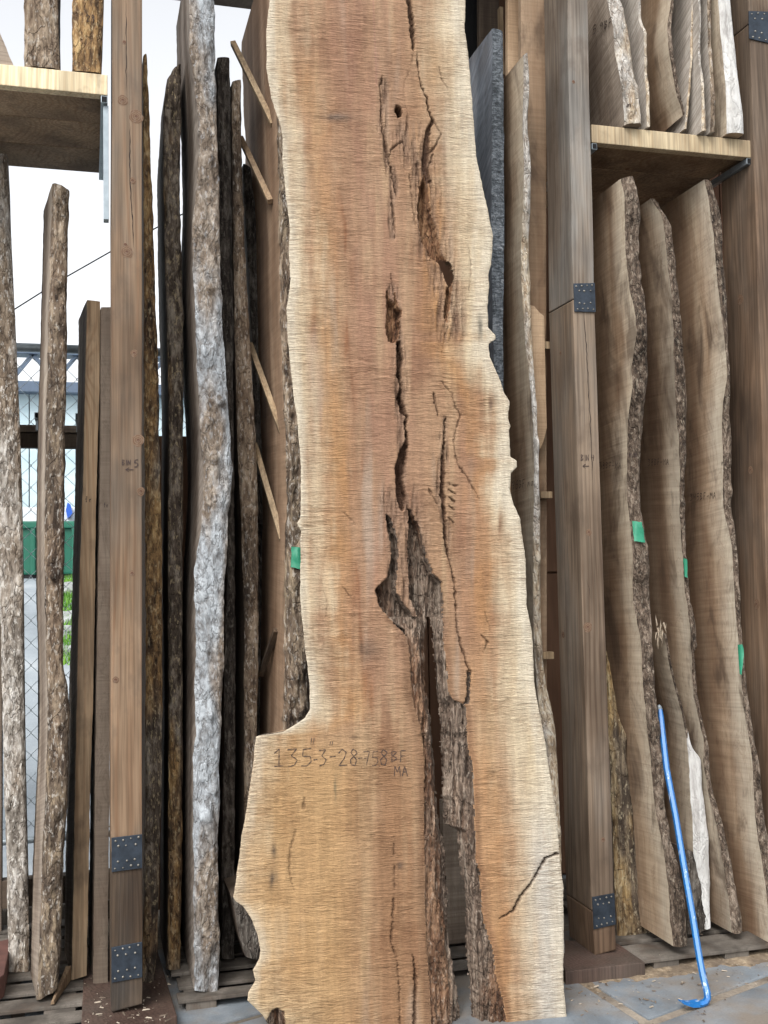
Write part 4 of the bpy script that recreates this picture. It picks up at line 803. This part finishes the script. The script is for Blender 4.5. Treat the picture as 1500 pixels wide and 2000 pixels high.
# ------------------------------------------------------------------ slabs and boards between the maple slab and the BIN 4 post
slab('R1', 'weathered_beam', 'blue-grey weathered beam just right of the maple slab', 'beam', [(962, 56), (961, 200), (959, 480), (962, 620), (966, 760), (975, 1870)], [(981, 62), (984, 160), (985, 480), (982, 640), (984, 760), (992, 1870)], M['blue'], M['k_blue'], W=.42, rough=.0035, bulge=.004, Y=3.74, wave=.003)
slab('R2', 'bark_slab', 'brown slab lettered 75BF beside the blue-grey beam', 'wood slab', [(1022, 108), (1023, 160), (1020, 250), (1023, 300), (1022, 400), (1018, 480), (1018, 560), (1025, 660), (1034, 740), (1039, 790), (1043, 900), (1042, 1000), (1040, 1100), (1042, 1240), (1049, 1350), (1058, 1420), (1066, 1480), (1078, 1600), (1090, 1868)], [(1028, 105), (1035, 160), (1029, 250), (1037, 300), (1036, 400), (1032, 480), (1036, 560), (1037, 640), (1047, 780), (1051, 860), (1055, 1000), (1055, 1150), (1057, 1240), (1064, 1330), (1082, 1400), (1088, 1480), (1094, 1600), (1103, 1868)], M['brown'], M['k_cream'], W=.5, rough=.005, bulge=.008, Y=3.72, knobs=5, flat=True)
write('75BF ma', 1001, 957, 15, ALL['R2'][0], bv('R2'), 1.4, .62, -.2)
q = T(6, [(360, 275), (395, 285), (420, 315), (442, 332), (446, 500), (450, 700), (455, 860), (440, 920), (425, 958), (380, 960), (350, 700), (350, 400)])
V = [PY(x, y, 3.85) for x, y in q]; n = len(V)
ob = mesh('curved_offcut', V+[p+np.array([0, .045, 0]) for p in V], [list(range(n))[::-1], list(range(n, 2*n))]+[[i, (i+1) % n, n+(i+1) % n, n+i] for i in range(n)], M['tan'], None, False, attrs={'inset': np.full(2*n, .3)}); tag(ob, 'pale curved offcut peeking out left of the BIN 4 post', 'offcut')
for x0, x1, Yb, ytop, ybt, mt, lb in [(905, 936, 4.5, -110, 1780, 'black', 'black strip standing for deep shade right of the maple slab top'), (936, 975, 4.42, -110, 1780, 'dark', 'dark upright board behind the blue-grey beam'), (992, 1018, 3.98, -110, 1850, 'tan', 'pale upright board behind the brown slab lettered 75BF'), (1018, 1068, 3.9, -110, 1850, 'brown', 'brown upright board left of the BIN 4 post')]:  # first entry is no board: a black strip painting the gap's shade
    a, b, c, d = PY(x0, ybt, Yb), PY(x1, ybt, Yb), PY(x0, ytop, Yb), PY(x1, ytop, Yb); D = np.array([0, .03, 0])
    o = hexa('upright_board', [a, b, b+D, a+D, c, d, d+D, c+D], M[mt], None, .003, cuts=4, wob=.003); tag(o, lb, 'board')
a = PY(976, 12, 4.2); b = PY(986, 145, 4.2); o = box('thin_strip', (a[0], 4.2, b[2]), (b[0], 4.23, a[2]), M['stick'], None, .002); tag(o, 'thin pale strip at the top beside the dark upright board', 'stick')
for (x0, y0, x1, y1), lb in (((1064, 667, 1074, 681), 'upper of three sticker ends by the BIN 4 post'), ((1056, 960, 1079, 973), 'middle of three sticker ends by the BIN 4 post'), ((1060, 1273, 1082, 1288), 'lowest of three sticker ends by the BIN 4 post')):
    a, b = PY(x0, y1, 3.86), PY(x1, y0, 3.86); o = box('sticker', (a[0], 3.86, a[2]), (b[0], 3.895, b[2]), M['stick'], None, .002); tag(o, lb, 'stick', 'stickers between the slabs')
# grey piece seen through the opening of the maple slab
a = PY(868, 1792, 3.9); b = PY(918, 1560, 3.9); o = box('grey_offcut', (a[0], 3.9, .047), (b[0], 3.94, b[2]), M['greybrown'], None, .004, cuts=3, wob=.004); tag(o, 'grey board seen through the opening of the maple slab', 'offcut')

# ------------------------------------------------------------------ right bay, upper shelf
ZS = 3.129; UP = dict(zb=ZS, lean=.03, group='slabs on the right shelf')
slab('U1', 'shelf_slab', 'leftmost shelf slab with thick cream bark edge, lettered 5.9BF', 'wood slab', [(1179, -120)]+T(5, [(740, 0), (770, 130), (775, 250), (800, 370), (815, 480), (820, 592)]), [(1205, -120)]+T(5, [(800, 0), (835, 130), (850, 230), (860, 330), (885, 430), (890, 500), (900, 597)]), M['greybrown'], M['k_cream'], W=.5, rough=.008, bulge=.018, **UP, flat=True)
write('5.9BF', 1158, 68, 15, ALL['U1'][0], bv('U1'), 1.6, .8, -.45); write('m', 1225, 210, 12, ALL['U1'][0], bv('U1'), 1.6, 1.2)
slab('U2', 'shelf_slab', 'second shelf slab from the left with grey diagonal saw marks', 'wood slab', [(1243, -120)]+T(5, [(885, 0), (890, 100), (914, 160), (915, 350), (924, 430), (926, 602)]), [(1249, -120)]+T(5, [(897, 0), (902, 100), (926, 150), (928, 350), (937, 420), (942, 600)]), M['grey'], M['k_cream'], W=.5, rough=.003, bulge=.004, **UP, flat=True)
slab('U3', 'shelf_slab', 'third shelf slab, wide tan face with lifted slanting foot', 'wood slab', [(1310, -120)]+T(5, [(1042, 0), (1022, 150), (1032, 250), (1050, 350), (1070, 450), (1098, 545)]), [(1317, -120)]+T(5, [(1056, 0), (1040, 150), (1052, 250), (1066, 350), (1086, 450), (1106, 540)]), M['brown'], M['k_rough'], W=.48, rough=.004, bulge=.006, bcut=.07, Y=3.642, **UP)
slab('U4', 'shelf_slab', 'fourth shelf slab, pale with a dark line down its face', 'wood slab', [(1349, -120)]+T(5, [(1138, 0), (1133, 300), (1110, 560), (1102, 610)]), [(1353, -120)]+T(5, [(1147, 0), (1142, 300), (1119, 560), (1112, 610)]), M['grey'], M['k_cream'], W=.42, rough=.002, bulge=.003, Y=3.650, **UP)
slab('U5', 'shelf_slab', 'fifth shelf slab, narrow with wavy pale edge', 'wood slab', [(1362, -120)]+T(5, [(1170, 0), (1174, 100), (1168, 250), (1186, 420), (1186, 620)]), [(1366, -120)]+T(5, [(1178, 0), (1182, 100), (1178, 250), (1197, 420), (1209, 618)]), M['grey'], M['k_cream'], W=.5, rough=.003, bulge=.005, **UP, flat=True)
slab('U6', 'shelf_slab', 'sixth shelf slab, grey with speckled bark edge', 'wood slab', [(1380, -120)]+T(5, [(1212, 0), (1216, 200), (1226, 350), (1230, 480), (1226, 626)]), [(1386, -120)]+T(5, [(1227, 0), (1231, 200), (1241, 350), (1251, 480), (1247, 625)]), M['grey'], M['k_brown'], W=.5, rough=.004, bulge=.006, **UP, flat=True)
slab('U7', 'shelf_slab', 'rightmost shelf slab with broad smooth white edge', 'wood slab', [(1398, -120)]+T(5, [(1265, 0), (1280, 200), (1300, 400), (1305, 632)]), [(1420, -120)]+T(5, [(1320, 0), (1335, 150), (1355, 350), (1380, 530), (1385, 636)]), M['brown'], M['k_white'], W=.5, rough=.0025, bulge=.010, **UP, flat=True)
# ------------------------------------------------------------------ right bay, standing on the pallet
slab('B1', 'bark_slab', 'tall slab with rough bark and a green tape flag, next to the BIN 4 post', 'wood slab', T(5, [(798, 845), (825, 910), (820, 1050), (825, 1200)])+T(6, [(845, 200), (870, 300), (880, 420), (855, 560), (860, 680), (835, 830), (835, 1000), (836, 1230)])+T(7, [(860, 200), (865, 500), (900, 650), (905, 800), (930, 1100)])+T(8, [(945, 0), (965, 240), (1000, 400), (1030, 620), (1045, 860), (1055, 890)]),
     T(5, [(852, 840), (885, 910), (895, 1000), (890, 1200)])+T(6, [(905, 200), (930, 370), (925, 470), (935, 640), (910, 740), (905, 850), (890, 1050), (895, 1230)])+T(7, [(935, 230), (940, 450), (950, 600), (960, 800), (975, 1000)])+T(8, [(1000, 0), (1012, 240), (1055, 450), (1100, 600), (1110, 750), (1120, 880)]), M['brown'], M['k_rough'], W=.5, rough=.009, bulge=.014, knobs=8, wave=.009, flat=True)
patch('tape', [(1235, 1018), (1253, 1020), (1259, 1060), (1240, 1057)], ALL['B1'][0], bv('B1'), M['tape'], curl=.012)
write('38BF-MA', 1171, 915, 12, ALL['B1'][0], bv('B1'), 1.2, .75); write('ma', 1229, 893, 13, ALL['B1'][0], bv('B1'), 1.3, .9)
slab('B0', 'bark_slab', 'short slab with straw-coloured stripped foot by the BIN 4 post', 'wood slab', T(7, [(728, 690), (735, 800), (738, 1000), (742, 1200)])+T(8, [(752, 0), (765, 300), (775, 600), (790, 840)]), T(7, [(738, 720), (765, 850), (790, 1000), (832, 1110)])+T(8, [(830, 0), (860, 250), (890, 500), (930, 650), (975, 853)]), M['greybrown'], M['k_straw'], W=.35, rough=.006, bulge=.012, lean=.03, Y=3.80)
slab('B2', 'bark_slab', 'second tall slab from the BIN 4 post, lettered 38BF-MA', 'wood slab', T(5, [(935, 938), (1000, 1000), (1015, 1100), (1018, 1190)])+T(6, [(1045, 250), (1060, 600), (1070, 850), (1084, 960), (1082, 1230)])+T(7, [(1090, 200), (1105, 400), (1130, 560), (1138, 700), (1145, 900), (1178, 1050), (1205, 1160)])+T(8, [(1190, 0), (1215, 150), (1265, 350), (1298, 560), (1330, 828)]),
     T(5, [(978, 962), (1045, 1080), (1055, 1190)])+T(6, [(1085, 300), (1100, 500), (1115, 700), (1112, 930), (1106, 1040), (1105, 1230)])+T(7, [(1115, 300), (1136, 500), (1165, 600), (1148, 700), (1158, 900), (1192, 1050), (1222, 1150)])+T(8, [(1215, 0), (1235, 150), (1295, 350), (1345, 600), (1382, 822)]), M['umber'], M['k_rough'], W=.5, rough=.007, bulge=.008, knobs=4, wave=.009, flat=True)
write('38BF-MA', 1266, 909, 12, ALL['B2'][0], bv('B2'), 1.3, .72, -.03)
patch('tape', [(1336, 1090), (1341, 1092), (1342, 1128), (1338, 1126)], ALL['B2'][0], bv('B2'), M['tape'], curl=.004)
slab('B3', 'bark_slab', 'third tall slab from the BIN 4 post, lettered 345BF-MA, beside the margin post', 'wood slab', T(5, [(1195, 848), (1225, 950), (1222, 1000), (1245, 1100), (1248, 1200)])+T(6, [(1270, 250), (1290, 400), (1310, 600), (1287, 750), (1280, 850), (1290, 1000), (1286, 1230)])+T(7, [(1330, 200), (1345, 500), (1368, 750), (1383, 950), (1398, 1050), (1425, 1200)])+T(8, [(1425, 0), (1440, 300), (1474, 500), (1500, 700), (1520, 895)]),
     T(5, [(1230, 872), (1275, 1000), (1285, 1100), (1284, 1200)])+T(6, [(1305, 250), (1312, 500), (1318, 650), (1312, 800), (1325, 860), (1326, 1230)])+T(7, [(1350, 200), (1365, 500), (1387, 800), (1412, 1000), (1445, 1200)])+T(8, [(1455, 0), (1475, 250), (1515, 450), (1560, 690), (1600, 905)]), M['walnut'], M['k_rough'], W=.55, rough=.006, bulge=.010, knobs=4, Y=3.70, lean=0, flat=(2.435, 2.37))
write('345BF-MA', 1348, 978, 13, ALL['B3'][0], bv('B3'), 1.4, .72, -.08); write('ma', 1410, 909, 12, ALL['B3'][0], bv('B3'), 1.2, .6)
patch('tape', [(1442, 1259), (1453, 1258), (1450, 1318), (1446, 1316)], ALL['B3'][0], bv('B3'), M['tape'], curl=.02)
slab('B4', 'bark_slab', 'shorter slab with splintered tip and broad white edge behind the pry bar', 'wood slab', T(7, [(1000, 618), (1018, 680), (1045, 830), (1092, 1000), (1115, 1120)])+T(8, [(1125, 0), (1135, 200), (1145, 350), (1150, 480), (1170, 640), (1200, 780), (1205, 810)]), T(7, [(1016, 628), (1030, 700), (1054, 830), (1104, 1000), (1135, 1150), (1165, 1200)])+T(8, [(1182, 0), (1187, 150), (1216, 350), (1226, 600), (1227, 800)]), M['umber'], M['k_white'], W=.42, rough=.003, bulge=.008, lean=.05, Y=3.69, zb=.047, split=(PY(1340, 1440, 3.7)[2], M['k_rough']))
slab('B5', 'bark_slab', 'dark bark foot of a slab between the pry bar and the white-edged slab', 'wood slab', T(8, [(1105, 430), (1115, 600), (1120, 834)]), T(8, [(1140, 440), (1190, 640), (1226, 806)]), M['dark'], M['k_dark'], W=.12, rough=.007, Y=3.70, lean=0)
# splinters torn up at the tip
acc = Acc()
for i in range(22):
    p = PY(1287+rng.normal()*5, 1236+rng.normal()*9, 3.735-rng.uniform(0, .02)); d_ = np.array([rng.uniform(-.010, .012), rng.uniform(-.015, .0), rng.choice([-1, 1])*rng.uniform(.015, .035)])
    acc.add([p, p+np.array([.005, 0, .003]), p+d_*1.3, p+np.array([0, .005, -.002])], [[0, 1, 2], [1, 3, 2], [3, 0, 2], [0, 3, 1]])
acc.build('splinters', M['brown'], ALL['B4'][0], False)['kind'] = 'stuff'

# ------------------------------------------------------------------ blue pry bar
s = Mat('blue_paint'); v = s.vec(); a = s.noise(v, 35, 6, .65); w_ = s.rng(s.noise(s.map(v, (30, 30, 10)), 1, 6, .7), .585, .63)
c = s.mix(.5, C(22, 104, 172), s.ramp(a, [(.3, .6), (.7, 1.25)]), 'MULTIPLY'); c = s.mix(s.math('MULTIPLY', w_, .8), c, C(176, 190, 204))
M['bluepaint'] = s.out(c, .42, s.bump(a, .1, .002), 0., .5)
s = Mat('bare_steel'); v = s.vec(); a = s.noise(v, 60, 5, .65); c = s.ramp(a, [(.35, C(36, 44, 56)), (.6, C(88, 100, 116))]); M['tipsteel'] = s.out(c, .4, s.bump(a, .3, .002), .6, .5)
pth = [(1289, 1384), (1291, 1400), (1294, 1430), (1302, 1501), (1311, 1548), (1320, 1596), (1335, 1687), (1353, 1790), (1361, 1840), (1368, 1881), (1373, 1906), (1378, 1926), (1381.5, 1940), (1382, 1950), (1378, 1957), (1370, 1960.5), (1358, 1961)]
yb_ = PZ(1375, 1962, .012)[1]; PB = []
for i, (x, y) in enumerate(pth):
    f = np.clip((1945-y)/(1945-1384), 0, 1); PB.append(PY(x, y, yb_+.012*0+(3.70-yb_)*f))
pb = empty('pry_bar', PB[-1], 'long bright blue pry bar leaning against the slabs at the right', 'pry bar')
rad = [.008, .0102, .0108]+[.011]*10+[.0115, .0115, .011, .0098]
V, Fc = tube_geo(PB, rad, 6); shaft = mesh('shaft', V, Fc, M['bluepaint'], pb, False)
def wedge(name, pts, ws, ts, mat):
    V = []
    for p, w_, t_ in zip(pts, ws, ts):
        p = np.array(p); V += [p+np.array([0, -w_/2, -t_/2]), p+np.array([0, w_/2, -t_/2]), p+np.array([0, w_/2, t_/2]), p+np.array([0, -w_/2, t_/2])]
    n = len(pts); Fc = [[i*4+k, i*4+(k+1) % 4, i*4+4+(k+1) % 4, i*4+4+k] for i in range(n-1) for k in range(4)]+[[3, 2, 1, 0], [(n-1)*4+k for k in range(4)]]
    return mesh(name, V, Fc, mat, pb, False)
e = np.array(PB[-1]); yy = e[1]
wedge('claw', [e+np.array([.012, 0, .001]), PY(1350, 1961, yy), PY(1342, 1959.5, yy), PY(1330, 1956.5, yy)], [.022, .026, .030, .033], [.019, .014, .009, .003], M['bluepaint'])
a = np.array(PB[0]); V, Fc = tube_geo([a+np.array([0, 0, -.004]), PY(1287.5, 1380, 3.70), PY(1286.5, 1377, 3.70)], [.0098, .008, .005], 6); mesh('chisel_tip', V, Fc, M['alu'], pb, False)

# ------------------------------------------------------------------ low left things, debris
a, b, c_, d_ = PZ(-26, 2002, .0), PZ(8, 1975, .0), PZ(22, 1898, .0), PZ(-8, 1905, 0)
zt = PY(20, 1880, c_[1])[2]; q = [np.array([p[0], p[1], .046]) for p in (a, b, c_, d_)]
o = hexa('red_block', q+[p+np.array([0, 0, .075]) for p in q], M['block'], None, .004); tag(o, 'reddish wooden block at the lower left margin', 'block')
a, b = PZ(103, 1962, .047), PZ(132, 1915, .047); 
o = hexa('wedge', [a+np.array([-.008, 0, 0]), a+np.array([.006, 0, 0]), b+np.array([.012, 0, 0]), b+np.array([-.014, 0, 0]), a+np.array([-.004, 0, .012]), a+np.array([.003, 0, .012]), b+np.array([.012, 0, .05]), b+np.array([-.006, 0, .05])], M['under'], None, .002); tag(o, 'thin pale wood wedge lying left of the BIN 5 post', 'wedge')
acc = Acc(); acd = Acc()
def chip(A, p, L_, W_, H_):
    th_ = rng.uniform(0, 6.28); ex = np.array([math.cos(th_), math.sin(th_), rng.uniform(-.15, .15)])*L_; ey = np.array([-math.sin(th_), math.cos(th_), 0])*W_; ez = np.array([0, 0, H_])
    A.add([p-ex-ey, p+ex-ey*.4, p+ex*.8+ey, p-ex*.7+ey, p-ex*.6+ez, p+ex*.7+ez*.8], [[3, 2, 1, 0], [0, 1, 5, 4], [1, 2, 5], [2, 3, 4, 5], [3, 0, 4]])
for i in range(280):
    if i < 180:
        f = abs(rng.normal())*.16; p = np.array([rng.uniform(1.45, 2.6), 3.50-f+rng.uniform(-.03, .05), .008])
    elif i < 260: p = PZ(rng.uniform(165, 340), rng.uniform(1900, 1998), .047)
    else: p = PZ(rng.uniform(1240, 1500), rng.uniform(1790, 1870), .047)
    k = rng.uniform(.2, 1)**3; chip(acc if rng.random() < .45 else acd, p, .012*k+.002, .0035*k+.001, .003*k+.001)
o = acc.build('wood_chips', M['chip'], None, False); tag(o, 'pale wood chips scattered over ground, pallet and planks', 'wood chips', kind='stuff')
o = acd.build('dark_chips', M['dark'], None, False); tag(o, 'dark bark crumbs scattered over ground, pallet and planks', 'bark crumbs', kind='stuff')

# drift of sawdust and dirt packed along the foot of the rack
s = Mat('sawdust'); v = s.vec(False); a = s.noise(v, 40, 4, .7); b = s.noise(v, 9, 3)
c = s.ramp(a, [(.3, C(92, 80, 66)), (.5, C(140, 124, 104)), (.7, C(176, 160, 136))]); M['sawdust'] = s.out(s.mix(s.rng(b, .4, .65), c, C(104, 92, 80)), .95, s.bump(a, .8, .008), spec=.1)
gx_ = np.linspace(1.4, 2.9, 190); gy_ = np.linspace(3.12, 3.66, 80); XX, YY = np.meshgrid(gx_, gy_)
edge = 3.535-.06*fbm(XX*2.1, 4.4, .5, 3)
hz_ = .0025+.009*sstep(-.10, .08, YY-edge)+.0045*fbm(XX*11, YY*11, 3.3, 4)-.008*sstep(.0, -.2, YY-edge)
o = mesh('sawdust', np.stack([XX, YY, hz_], -1).reshape(-1, 3), grid_faces(80, 190), M['sawdust']); tag(o, 'sawdust and dirt drifted along the foot of the rack', 'sawdust', kind='stuff')
# ------------------------------------------------------------------ behind the left bay: timber frame, chain-link fence, yard
yf = 4.62; tf = empty('rail_barrier', (-.2, yf, 0), 'dark brown timber frame behind the left bay', 'frame')
zl = lambda y, Y: PY(110, y, Y)[2]
box('top_rail', (-1.2, yf, zl(874, yf)), (.12, yf+.06, zl(846, yf)), M['dark'], tf, .003)
box('top_plate', (-1.2, yf-.01, zl(845, yf)), (.12, yf+.08, zl(831, yf)), M['greybrown'], tf, .003)
box('bottom_rail', (-1.2, yf, zl(1766, yf)), (.12, yf+.06, zl(1712, yf)), M['dark'], tf, .003)
for x0, x1 in ((74, 87), (148, 163), (-14, 4)):
    a, b = PY(x0, 1300, yf-.004)[0], PY(x1, 1300, yf-.004)[0]; box('upright', (a, yf-.004, .0), (b, yf+.055, zl(876, yf)), M['dark'], tf, .003)
for x0, x1 in ((67, 80), (147, 161)):
    a, b = PY(x0, 820, yf-.09)[0], PY(x1, 820, yf-.09)[0]; z1, z0 = zl(806, yf-.09), zl(829, yf-.09)
    r = box('square_tube', (a, yf-.09, z1-(b-a)), (b, yf+.4, z1), M['alu'], tf, .001); box('tube_shade_plug', (a+.003, yf-.0925, z1-(b-a)+.003), (b-.003, yf-.088, z1-.003), M['black'], tf, 0)  # black plate paints the dark inside of the solid tube
    box('tube_support', (a+.004, yf-.07, zl(846, yf)), (b-.004, yf-.04, z1-(b-a)), M['alu'], tf, .001)
fy = 5.0; cf = empty('chain_link_fence', (-.2, fy, 0), 'grey chain-link fence behind the left bay', 'fence')
def pipe(name, A, B, r, par, mat): V, Fc = tube_geo(np.linspace(A, B, 4), r, 12); return mesh(name, V, Fc, mat, par)
zt_ = PY(110, 681, fy)[2]; zb_ = PY(110, 1636, fy)[2]
pipe('top_rail', (-3, fy, zt_), (.9, fy, zt_), .02, cf, M['alu']); pipe('bottom_rail', (-3, fy, zb_), (.9, fy, zb_), .016, cf, M['alu'])
acc = Acc(); pw = .098; h2 = pw*.5
for k in range(-16, 10):
    x = k*pw; pts = []
    zz = zb_+.02; i = 0
    while zz < zt_: pts.append((x+(pw*.52 if i % 2 else -.0), fy+(.004 if i % 2 else -.004), zz)); zz += h2; i += 1
    acc.add(*tube_geo(np.array(pts), .0026, 4)); 
    acc.add(*tube_geo(np.array([(2*x+pw*.5-p[0]-pw*.0+pw*.0, p[1], p[2]) for p in pts])+np.array([pw*.5, 0, 0]), .0026, 4))
acc.build('wire_mesh', M['alu'], cf)['kind'] = 'stuff'
# sloping lot beyond the fence
def hill(x, y): return 1.42*sstep(5.6, 15.5, y)
gy = np.linspace(5.2, 60, 60); gxs = np.linspace(-14, 14, 30); XX, YY = np.meshgrid(gxs, gy)
o = mesh('road', np.stack([XX, YY, hill(XX, YY)+.001], -1).reshape(-1, 3), grid_faces(60, 30), M['asphalt']); tag(o, kind='structure')
s = Mat('far_wall'); v = s.vec(); a = s.noise(s.map(v, (.5, .5, 3)), 1, 4); c = s.ramp(a, [(.35, C(168, 190, 198)), (.65, C(192, 208, 213))]); M['farwall'] = s.out(c, .7)
M['steel'] = plain('painted_steel', C(86, 100, 118), .5, .2, .2); M['binmat'] = plain('green_bin', C(30, 100, 80), .5, 0, .3, 3); M['tyre'] = plain('dark_base', C(24, 26, 28), .8); M['pale'] = plain('pale_panel', C(208, 214, 218), .5)
Yb = 20; fb_ = empty('far_building', (-1, Yb, 1.4), 'pale blue building with steel truss beyond the fence', 'building')
for i in range(9): box('wall_panel', (-9+i*1.6, Yb, 1.3), (-9+(i+1)*1.6-.02, Yb+3, PY(100, 766, Yb)[2]), M['farwall'], fb_, 0)
box('lower_beam', (-9, Yb-.3, PY(100, 766, Yb-.3)[2]), (5.5, Yb+.1, PY(100, 745, Yb-.3)[2]), M['steel'], fb_, .01)
box('upper_beam', (-9, Yb-.3, PY(100, 692, Yb-.3)[2]), (5.5, Yb+.1, PY(100, 684, Yb-.3)[2]), M['steel'], fb_, .01)
for xa, xb in ((20, 64), (108, 64), (108, 152), (196, 152), (196, 240), (284, 240), (284, 330)):
    bar('truss_diagonal', PY(xa, 745, Yb-.2), PY(xb, 692, Yb-.2), .07, .07, M['steel'], fb_, (0, 1, 0))
gb = 15.6; bn = empty('green_bin', (-1, gb, 1.42), 'green waste bin on the lot beyond the fence', 'bin')
zz0 = PY(95, 1122, gb)[2]; zz1 = PY(95, 1018, gb)[2]; x0, x1 = PY(-20, 1080, gb)[0], PY(230, 1080, gb)[0]
box('bin_body', (x0, gb, zz0), (x1, gb+1.2, zz1-.08), M['binmat'], bn, .03); box('bin_rim', (x0-.04, gb-.05, zz1-.1), (x1+.04, gb+1.25, zz1), M['binmat'], bn, .02); box('bin_base', (x0, gb+.02, zz0-.12), (x1, gb+1.1, zz0-.002), M['tyre'], bn, .01)
for xp in (60, 112, 140):
    a = PY(xp, 1080, gb)[0]; box('side_rib', (a, gb-.05, zz0), (a+.06, gb-.002, zz1-.1), M['binmat'], bn, .01)
o = box('pale_trailer', (x0-.5, gb+2, 1.9), (x1+.6, gb+4, PY(95, 990, gb+2)[2]), M['pale'], None, .05); tag(o, 'pale panel side behind the green bin', 'trailer')
a = PY(132, 1000, gb+1.8); 
M['bluething'] = plain('blue_cover', C(40, 92, 190), .6)
bm_ = [(0, 0), (.05, .03), (.08, .1), (.05, .24), (.0, .28), (-.03, .15)]
V = [(a[0]+x*.9, gb+1.8, a[2]-.1+z*.9) for x, z in bm_]; n = len(V); V += [(x, y+.2, z) for x, y, z in V]
o = mesh('blue_cover', V, [list(range(n)), list(range(n, 2*n))[::-1]]+[[i, n+i, n+(i+1) % n, (i+1) % n] for i in range(n)], M['bluething'], None, False); tag(o, 'small blue cover above the green bin', 'cover')
# verge with grass and boulders on the slope
s = Mat('grass'); v = s.vec(); a = s.noise(v, 3, 3); c = s.ramp(a, [(.35, C(70, 120, 44)), (.65, C(132, 176, 72))]); M['grass'] = s.out(c, .7, spec=.2)
M['rock'] = plain('boulder', C(150, 154, 152), .9, 0, .5, 7, .4)
acc = Acc()
for i in range(2600):
    y = rng.uniform(10.2, 14.5); x = -.30+(y-6)*-.012+abs(rng.normal())*.35
    p = np.array([x, y, hill(x, y)]); th_ = rng.uniform(0, 6.28); h_ = rng.uniform(.04, .13); d_ = np.array([math.cos(th_), math.sin(th_), 0])
    acc.add([p-d_*.008, p+d_*.008, p+np.array([rng.uniform(-.04, .04), rng.uniform(-.04, .04), h_])], [[0, 1, 2]])
o = acc.build('grass', M['grass'], None, False); tag(o, 'bright green grass on the verge beyond the fence', 'grass', kind='stuff')
for i, (px, py, rr, lb) in enumerate([(142, 1215, .16, 'pale boulder in the grass right below the green bin'), (128, 1240, .12, 'smaller pale boulder left in the grass verge'), (146, 1160, .18, 'grey boulder nearest the green bin'), (140, 1275, .1, 'lowest small boulder in the grass verge')]):
    Yg = 9+i*.0
    d = ray(px, py); tq = 6.0
    while tq < 30 and (CAM+d*tq)[2] > hill(0, (CAM+d*tq)[1]): tq += .05
    ctr = CAM+d*tq; bm = bmesh.new(); bmesh.ops.create_icosphere(bm, subdivisions=3, radius=1)
    V = np.array([v.co for v in bm.verts]); bm.verts.index_update(); Fc = [[v.index for v in f.verts] for f in bm.faces]; bm.free()
    V = V*(1+.3*fbm(V[:, 0]*1.4+i*7, V[:, 1]*1.4, V[:, 2]*1.4, 3))[:, None]*np.array([1.2, 1, .8])*rr+ctr
    o = mesh('boulder', V, Fc, M['rock'], None, False); tag(o, lb, 'boulder', 'boulders on the verge')
a = PZ(-30, 1830, .0); o = box('grey_beam', (-1.2, 4.78, .0), (.1, 4.95, PY(60, 1772, 4.78)[2]), M['pallet'], None, .01, cuts=5, wob=.006); tag(o, 'weathered grey beam lying on the ground behind the left bay', 'beam')
V, Fc = tube_geo([PY(-200, 735, 30)+np.array([0, 0, -.0]), PY(30, 603, 30), PY(122, 545, 30), PY(215, 492, 30), PY(420, 385, 30)], .02, 6)
o = mesh('power_cable', V, Fc, M['tyre']); tag(o, 'thin dark cable crossing the white sky', 'cable')
